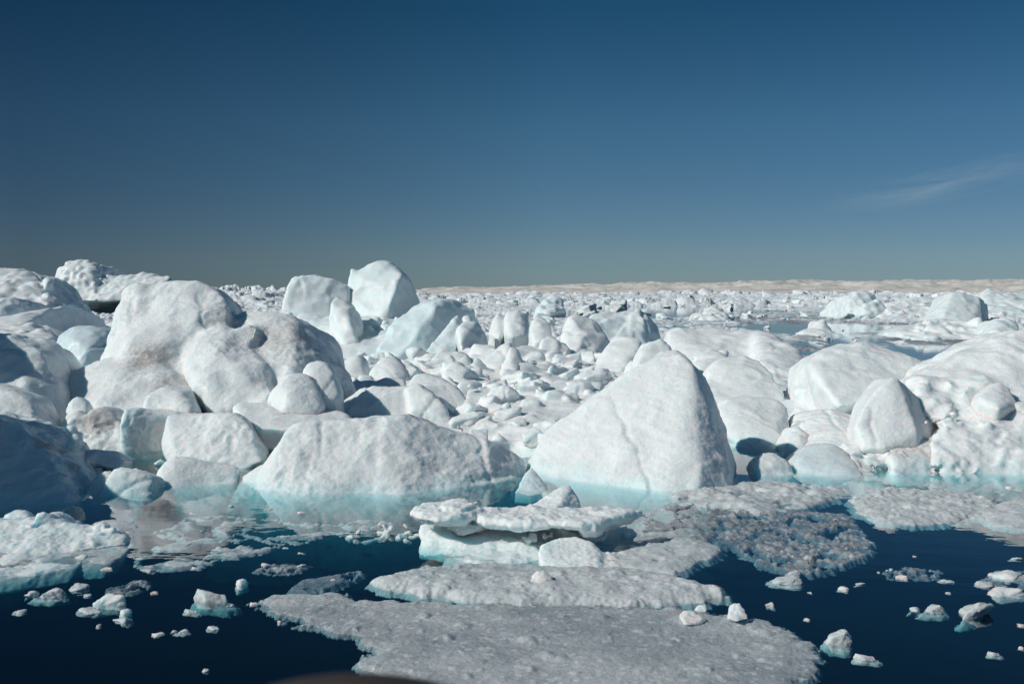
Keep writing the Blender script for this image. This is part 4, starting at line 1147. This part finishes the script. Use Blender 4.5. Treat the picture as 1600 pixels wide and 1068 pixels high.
st = group_thing('stacked_floe', 'mushroom shaped floe of stacked white plates on a pale green foot', 'ice floe', tuple(G(820, 860)))
berg('foot', None, None, [
    (0.9, [(660,848),(700,858),(760,864),(850,866),(655,822,15.9),(670,810,16.2),(740,810,16.3),(830,815,16.3),(860,832,16)]),
    (0.8, [(840,862),(900,860),(985,845),(860,818,16.3),(930,815,16.4),(980,818,16.4),(988,835,16.1)]),
    (0.5, [(690,872),(760,880),(845,874),(700,850,15.5),(830,852,15.5)])],
    lumps=[(664,985,822,858,16.1,15.4,26,0.06,0.15)],
    parent=st, sm=4, big=0.05, bigf=2, cup=0.012, aqua=0.12, wet=0.25, fs=0.35, vox=0.02)
berg('shelf', None, None, [(0.3, [(848,806,15.9),(860,803,16),(920,806,16),(950,828,15.7),(945,842,15.4),(920,845,15.3),(900,838,15.3),(870,822,15.5)])],
     plates=[([(642,798),(652,792),(668,785),(692,781),(716,780),(745,787),(757,797),(740,804),(715,808),(680,810),(655,806)], 0.54, 0.15),
             ([(686,788),(700,781),(728,781),(746,789),(722,797),(695,796)], 0.61, 0.14),
             ([(730,801),(755,794),(830,793),(880,795),(890,806),(860,819),(800,818),(745,811)], 0.48, 0.15),
             ([(850,796),(900,793),(955,789),(1006,794),(1005,801),(965,809),(910,820),(850,815)], 0.50, 0.13),
             ([(900,806),(950,797),(985,797),(960,808),(930,822),(905,822)], 0.46, 0.2),
             ([(698,817),(730,809),(760,809),(766,816),(745,825),(712,824)], 0.33, 0.12)],
     lumps=[(665,745,784,800,16.4,15.8,5,0.06,0.11,0.5),(770,975,796,814,16.3,15.8,16,0.05,0.12,0.4),(810,870,824,848,15.6,15.2,9,0.06,0.12)],
     parent=st, sm=4, big=0.05, bigf=2.4, cup=0.014, cupf=5, fs=0.35, vox=0.018)
berg('ice_wedge', 'bright wedge of ice with a grey right end behind the stacked floe', 'ice wedge', [
    (0.5, [(823,796,16.5),(832,788,16.7),(858,773,16.9),(882,760,17.1),(890,760,17.1),(900,774,17),(908,788,16.8),(870,797,16.5),(878,784,16.6)])], sm=4, big=0.02, cup=0.005, fs=0.35, vox=0.02)
berg('snow_lump', 'dazzling white rounded snow lump in front of the stacked floe', 'snow lump', [
    (0.7, [(846,880),(870,892),(905,895),(940,892),(840,866,14.6),(846,852,14.8),(866,843,15),(900,840,15.1),(926,848,15),(944,864,14.8),(952,884,14.5)]),
    (0.5, [(930,889),(960,892),(990,890),(930,862,14.9),(952,862,14.9),(985,880,14.6)])],
    sm=8, big=0.04, cup=0.012, cupf=5, wet=0.2, fs=0.35, vox=0.02)
berg('snow_ball', 'small white snow ball sitting on the long thin floe', 'snow ball', [
    (0.2, [(829,908,13.227),(831,898,13.322),(839,891,13.37),(852,891,13.37),(861,899,13.322),(863,909,13.227),(846,913,13.131)])], sm=7, big=0.01, cup=0.003, wet=0, fs=0.35, vox=0.014)
berg('snow_lump', 'small bright tapered snow lump near the right end of the large slush floe', 'snow lump', [
    (0.2, [(1060,968,11.834),(1062,959,11.931),(1070,954,12.028),(1084,957,12.028),(1104,968,11.834),(1096,975,11.737),(1070,976,11.64)])], sm=5, big=0.01, cup=0.004, wet=0, fs=0.35, vox=0.014)
berg('ice_chunk', 'upright grey white ice chunk on the back right rim of the large slush floe', 'ice chunk', [
    (0.25, [(1137,966,11.773),(1140,951,11.966),(1148,942,12.062),(1156,941,12.062),(1165,951,11.966),(1170,966,11.773),(1152,970,11.676)])], sm=4, big=0.02, cup=0.006, fs=0.35, vox=0.014)
berg('ice_chunk', 'small pale block beside the tapered snow lump on the large slush floe', 'ice chunk', [
    (0.2, [(1086,957,12.15),(1088,946,12.247),(1103,944,12.247),(1104,956,12.15)])], sm=3, big=0.01, cup=0.004, fs=0.35, vox=0.014)

lf = group_thing('undercut_floe', 'lumpy white floe with an undercut grey green edge, cut by the left edge', 'ice floe', tuple(G(60, 880)))
berg('foot', None, None, [
    (1.2, [(-80,888),(0,884),(60,880),(130,880),(175,878),(192,870),(-80,850,15.8),(0,845,15.8),(100,845,15.8),(188,845,15.9)])],
    parent=lf, sm=7, big=0.04, cup=0.006, aqua=0.4, mat=M_GREY, fs=0.35, vox=0.024)
berg('cap', None, None, [
    (1.4, [(-80,835,15.6),(-80,812,16),(0,816,16),(12,812,16.1),(50,812,16.1),(90,817,16.1),(140,829,16),(188,830,16),(199,838,15.8),(196,851,15.6),(160,855,15.4),(60,860,15.1),(0,880,14.8),(-80,880,14.8)]),
    (0.7, [(52,812,15.9),(58,801,16),(68,799,16),(80,806,16),(96,815,16)]),
    (0.6, [(-40,905),(0,903),(60,895),(120,886),(-40,868,14.9),(40,866,15),(110,864,15.1),(130,868,15.1),(124,880,14.9)])],
    lumps=[(0,180,820,850,16,15.5,16,0.1,0.22),(-60,125,858,902,15.3,14.4,20,0.1,0.24)], parent=lf, sm=5, big=0.05, bigf=2, cup=0.016, cupf=5, wet=0.25, fs=0.35, vox=0.022)
berg('ice_chunk', 'glassy grey chunk behind the undercut floe at left', 'ice chunk', [
    (0.3, [(4,815),(25,819),(44,812),(8,806,16.8),(18,799,17),(30,796,17),(40,802,16.9),(46,807,16.8)])], sm=3, big=0.03, cup=0.02, mat=M_BLUE, fs=0.35, vox=0.02)
berg('ice_block', 'row of small white peaks at the waterline left of the stacked floe', 'ice block', [],
    lumps=[(550,655,830,846,16.35,16.0,26,0.06,0.13),(585,612,812,832,16.5,16.3,4,0.06,0.10),(625,645,818,834,16.5,16.3,3,0.05,0.09)], sm=3, big=0.03, cup=0.012, fs=0.35, vox=0.018)
berg('ice_chunk', 'thin glassy fin standing in the water under the right tip of the broad low iceberg', 'ice chunk', [
    (0.3, [(805,768),(830,771),(858,768),(820,742,20.9),(830,730,21),(840,748,20.8),(856,758,20.6)])], sm=3, big=0.03, cup=0.006, mat=M_BLUE, aqua=0.1, fs=0.35, vox=0.025)


# small pieces afloat on the dark water: (x, y of the middle in the photo, width, height, kind)
def bit_mesh(i):
    bm = bmesh.new()
    rng = np.random.default_rng(700 + i)
    hull_mesh(lump_pts(np.zeros(3), 1.0, 14, 0.9, rng), bm)
    for _ in range(i % 3):
        hull_mesh(lump_pts(np.array((rng.uniform(-.8, .8), rng.uniform(-.4, .4), rng.uniform(-.3, .0))), rng.uniform(.35, .6), 12, 0.8, rng), bm)
    for vt in bm.verts:
        if vt.co.z < 0.12: vt.co.z = -0.42
    me = remesh(bm, 0.07)
    finish_ice(me, 3, big=0.10, bigf=1.3, cup=0.05, cupf=3, fine=0.02, wet=0.0, aqua=0.05, seed=i * 3.3 + 100)
    me.materials.append(M_GREY if i % 3 else M_ICE)
    return me


BM = [bit_mesh(i) for i in range(12)]


def bit(px, py, w, h, i, label, group=None, name='ice_fragment', cat='ice fragment'):
    base = G(px, py + h * 0.35)
    s = w * base[1] / F * 0.5
    zh = max(h * base[1] / F * 0.85, 0.025)
    o = bpy.data.objects.new(name, BM[i % len(BM)])
    COL.objects.link(o)
    o.location = (base[0], base[1] + s * 0.3, -zh * 0.22)
    o.scale = (s * 1.05, s * 0.7, zh)
    o.rotation_euler = (0, 0, (i * 2.4) % 0.6 - 0.3)
    tag(o, label, cat, group)


bit(330, 925, 88, 42, 2, 'smooth grey ice dome floating alone in the dark water at left, largest there', name='ice_chunk', cat='ice chunk')
bit(378, 906, 36, 22, 0, 'small triangular white chunk behind the smooth grey dome', name='ice_chunk', cat='ice chunk')
bit(168, 935, 60, 30, 3, 'clear knobbly glassy chunk floating right of the undercut floe', name='ice_chunk', cat='ice chunk')
bit(68, 923, 75, 26, 5, 'flat white chunk floating just in front of the undercut floe', name='ice_chunk', cat='ice chunk')
bit(120, 917, 45, 13, 7, 'thin white sliver beside the flat chunk in front of the undercut floe', name='ice_chunk', cat='ice chunk')
bit(133, 951, 50, 15, 4, 'low oval chunk in front of the clear glassy chunk', name='ice_chunk', cat='ice chunk')
bit(1315, 993, 54, 36, 8, 'round snowy chunk in the dark water right of the large slush floe', name='ice_chunk', cat='ice chunk')
bit(1355, 1024, 50, 18, 2, 'flat half sunken chunk in front of the round snowy chunk', name='ice_chunk', cat='ice chunk')
bit(1456, 948, 62, 24, 5, 'smooth grey chunk left of the crusty white one at lower right', name='ice_chunk', cat='ice chunk')
bit(1530, 950, 76, 36, 11, 'crusty white chunk with a jagged top at lower right', name='ice_chunk', cat='ice chunk')
bit(1235, 906, 62, 15, 8, 'dumbbell shaped white sliver just in front of the dark brash patch', name='ice_chunk', cat='ice chunk')
bit(1580, 925, 70, 18, 3, 'long low white chunk at the right edge above the crusty one', name='ice_chunk', cat='ice chunk')
SM = [(196,953,35,16),(190,967,38,12),(298,953,35,11),(240,925,14,5),(330,978,25,12),(281,985,34,10),(245,990,22,6),(320,1047,17,6),(154,976,10,7),
      (437,969,10,9),(412,880,26,5),(470,883,20,8),(1320,917,28,9),(1205,942,18,12),(1555,1019,28,12),(1410,900,22,9),(1480,906,24,7),(1392,889,18,5),
      (1575,897,60,14),(1540,913,46,9),(1243,894,26,9),(1598,975,16,6),(1480,925,14,4),(1345,912,22,4),(1262,966,16,5),(1266,925,10,3),(470,863,14,3),
      (520,905,10,3),(445,855,12,3),(360,945,14,4),(395,942,16,6),(135,930,20,6),(30,955,26,7),(1430,868,8,3),(1372,893,8,3),(1590,872,22,6),(1597,1010,14,6),
      (230,890,30,6),(305,886,20,6),(165,888,22,6),(300,800,14,4),(420,795,16,3),(470,800,18,3),(360,790,14,4),(1480,770,20,5),(1580,760,18,6),(1540,757,14,4)]
for i, (px, py, w, h) in enumerate(SM):
    side = 'left of' if px < 700 else 'right of'
    bit(px, py, w, h, i, 'tiny grey white fragment floating on the dark water ' + side + ' the large slush floe', 'tiny fragments %s the large slush floe' % side)

# ------------------------------------------------------------------ the boat under the photographer
b = NT('dark_boat_paint')
pr = b.n('ShaderNodeBsdfPrincipled', Base__Color=b.mix(b.noise(6, 4), (0.020, 0.018, 0.018), (0.035, 0.028, 0.026)), Roughness=0.45)
M_BOAT = b.done(pr.outputs[0])
b = NT('worn_rail_cover')
pr = b.n('ShaderNodeBsdfPrincipled', Base__Color=b.mix(b.noise(14, 4), (0.020, 0.017, 0.016), (0.050, 0.040, 0.036)), Roughness=0.6)
M_RAIL = b.done(pr.outputs[0])
boat = group_thing('boat', 'dark boat the picture was taken from, its blurred bow rail just entering the bottom edge', 'boat', (0, -1, 0))
bm = bmesh.new()
rings = []
for k in range(15):
    t = k / 14
    yy = -7 + 8.9 * t
    wd = 1.5 * (1 - max(0, (t - 0.45) / 0.55) ** 2.2) + 0.02
    ring = []
    for (fx, z) in ((0, -0.4), (0.55, -0.3), (0.82, 0.3), (0.95, 1.2), (1.0, 2.2), (1.06, 2.5), (0.98, 2.5), (0.94, 2.25), (0, 2.3)):
        ring.append(bm.verts.new((fx * wd, yy + 1, z)))
    for (fx, z) in ((0.94, 2.25), (0.98, 2.5), (1.06, 2.5), (1.0, 2.2), (0.95, 1.2), (0.82, 0.3), (0.55, -0.3)):
        ring.append(bm.verts.new((-fx * wd, yy + 1, z)))
    rings.append(ring)
for a, c in zip(rings, rings[1:]):
    for i in range(16):
        bm.faces.new((a[i], a[(i + 1) % 16], c[(i + 1) % 16], c[i]))
bm.faces.new(rings[0]); bm.faces.new(rings[-1][::-1])
bmesh.ops.recalc_face_normals(bm, faces=bm.faces)
me = bpy.data.meshes.new('hull'); bm.to_mesh(me); bm.free()
link('hull', me, M_BOAT, boat)


def tube(pts, r, name, mat, parent, seg=20):
    bm = bmesh.new()
    n = len(pts); rr = []
    for i, p in enumerate(pts):
        d = (Vector(pts[min(i + 1, n - 1)]) - Vector(pts[max(i - 1, 0)])).normalized()
        a = d.cross(Vector((0, 1, 0.01))).normalized(); c = d.cross(a)
        rr.append([bm.verts.new(Vector(p) + (a * math.cos(j * math.tau / seg) + c * math.sin(j * math.tau / seg)) * r) for j in range(seg)])
    for a, c in zip(rr, rr[1:]):
        for j in range(seg): bm.faces.new((a[j], a[(j + 1) % seg], c[(j + 1) % seg], c[j]))
    bm.faces.new(rr[0]); bm.faces.new(rr[-1][::-1])
    bmesh.ops.recalc_face_normals(bm, faces=bm.faces)
    for f in bm.faces: f.smooth = True
    me = bpy.data.meshes.new(name); bm.to_mesh(me); bm.free()
    return link(name, me, mat, parent)


rp = P(560, 1050, 0.9)
rail = []
for k in range(41):
    t = -1 + 2 * k / 40
    rail.append((rp[0] + 0.30 * t, 0.9 + 1, rp[2] - 0.032 - 0.17 * t * t - 1.05 * max(0, abs(t) - 0.72) / 0.28))
tube(rail, 0.03, 'rail', M_RAIL, boat)
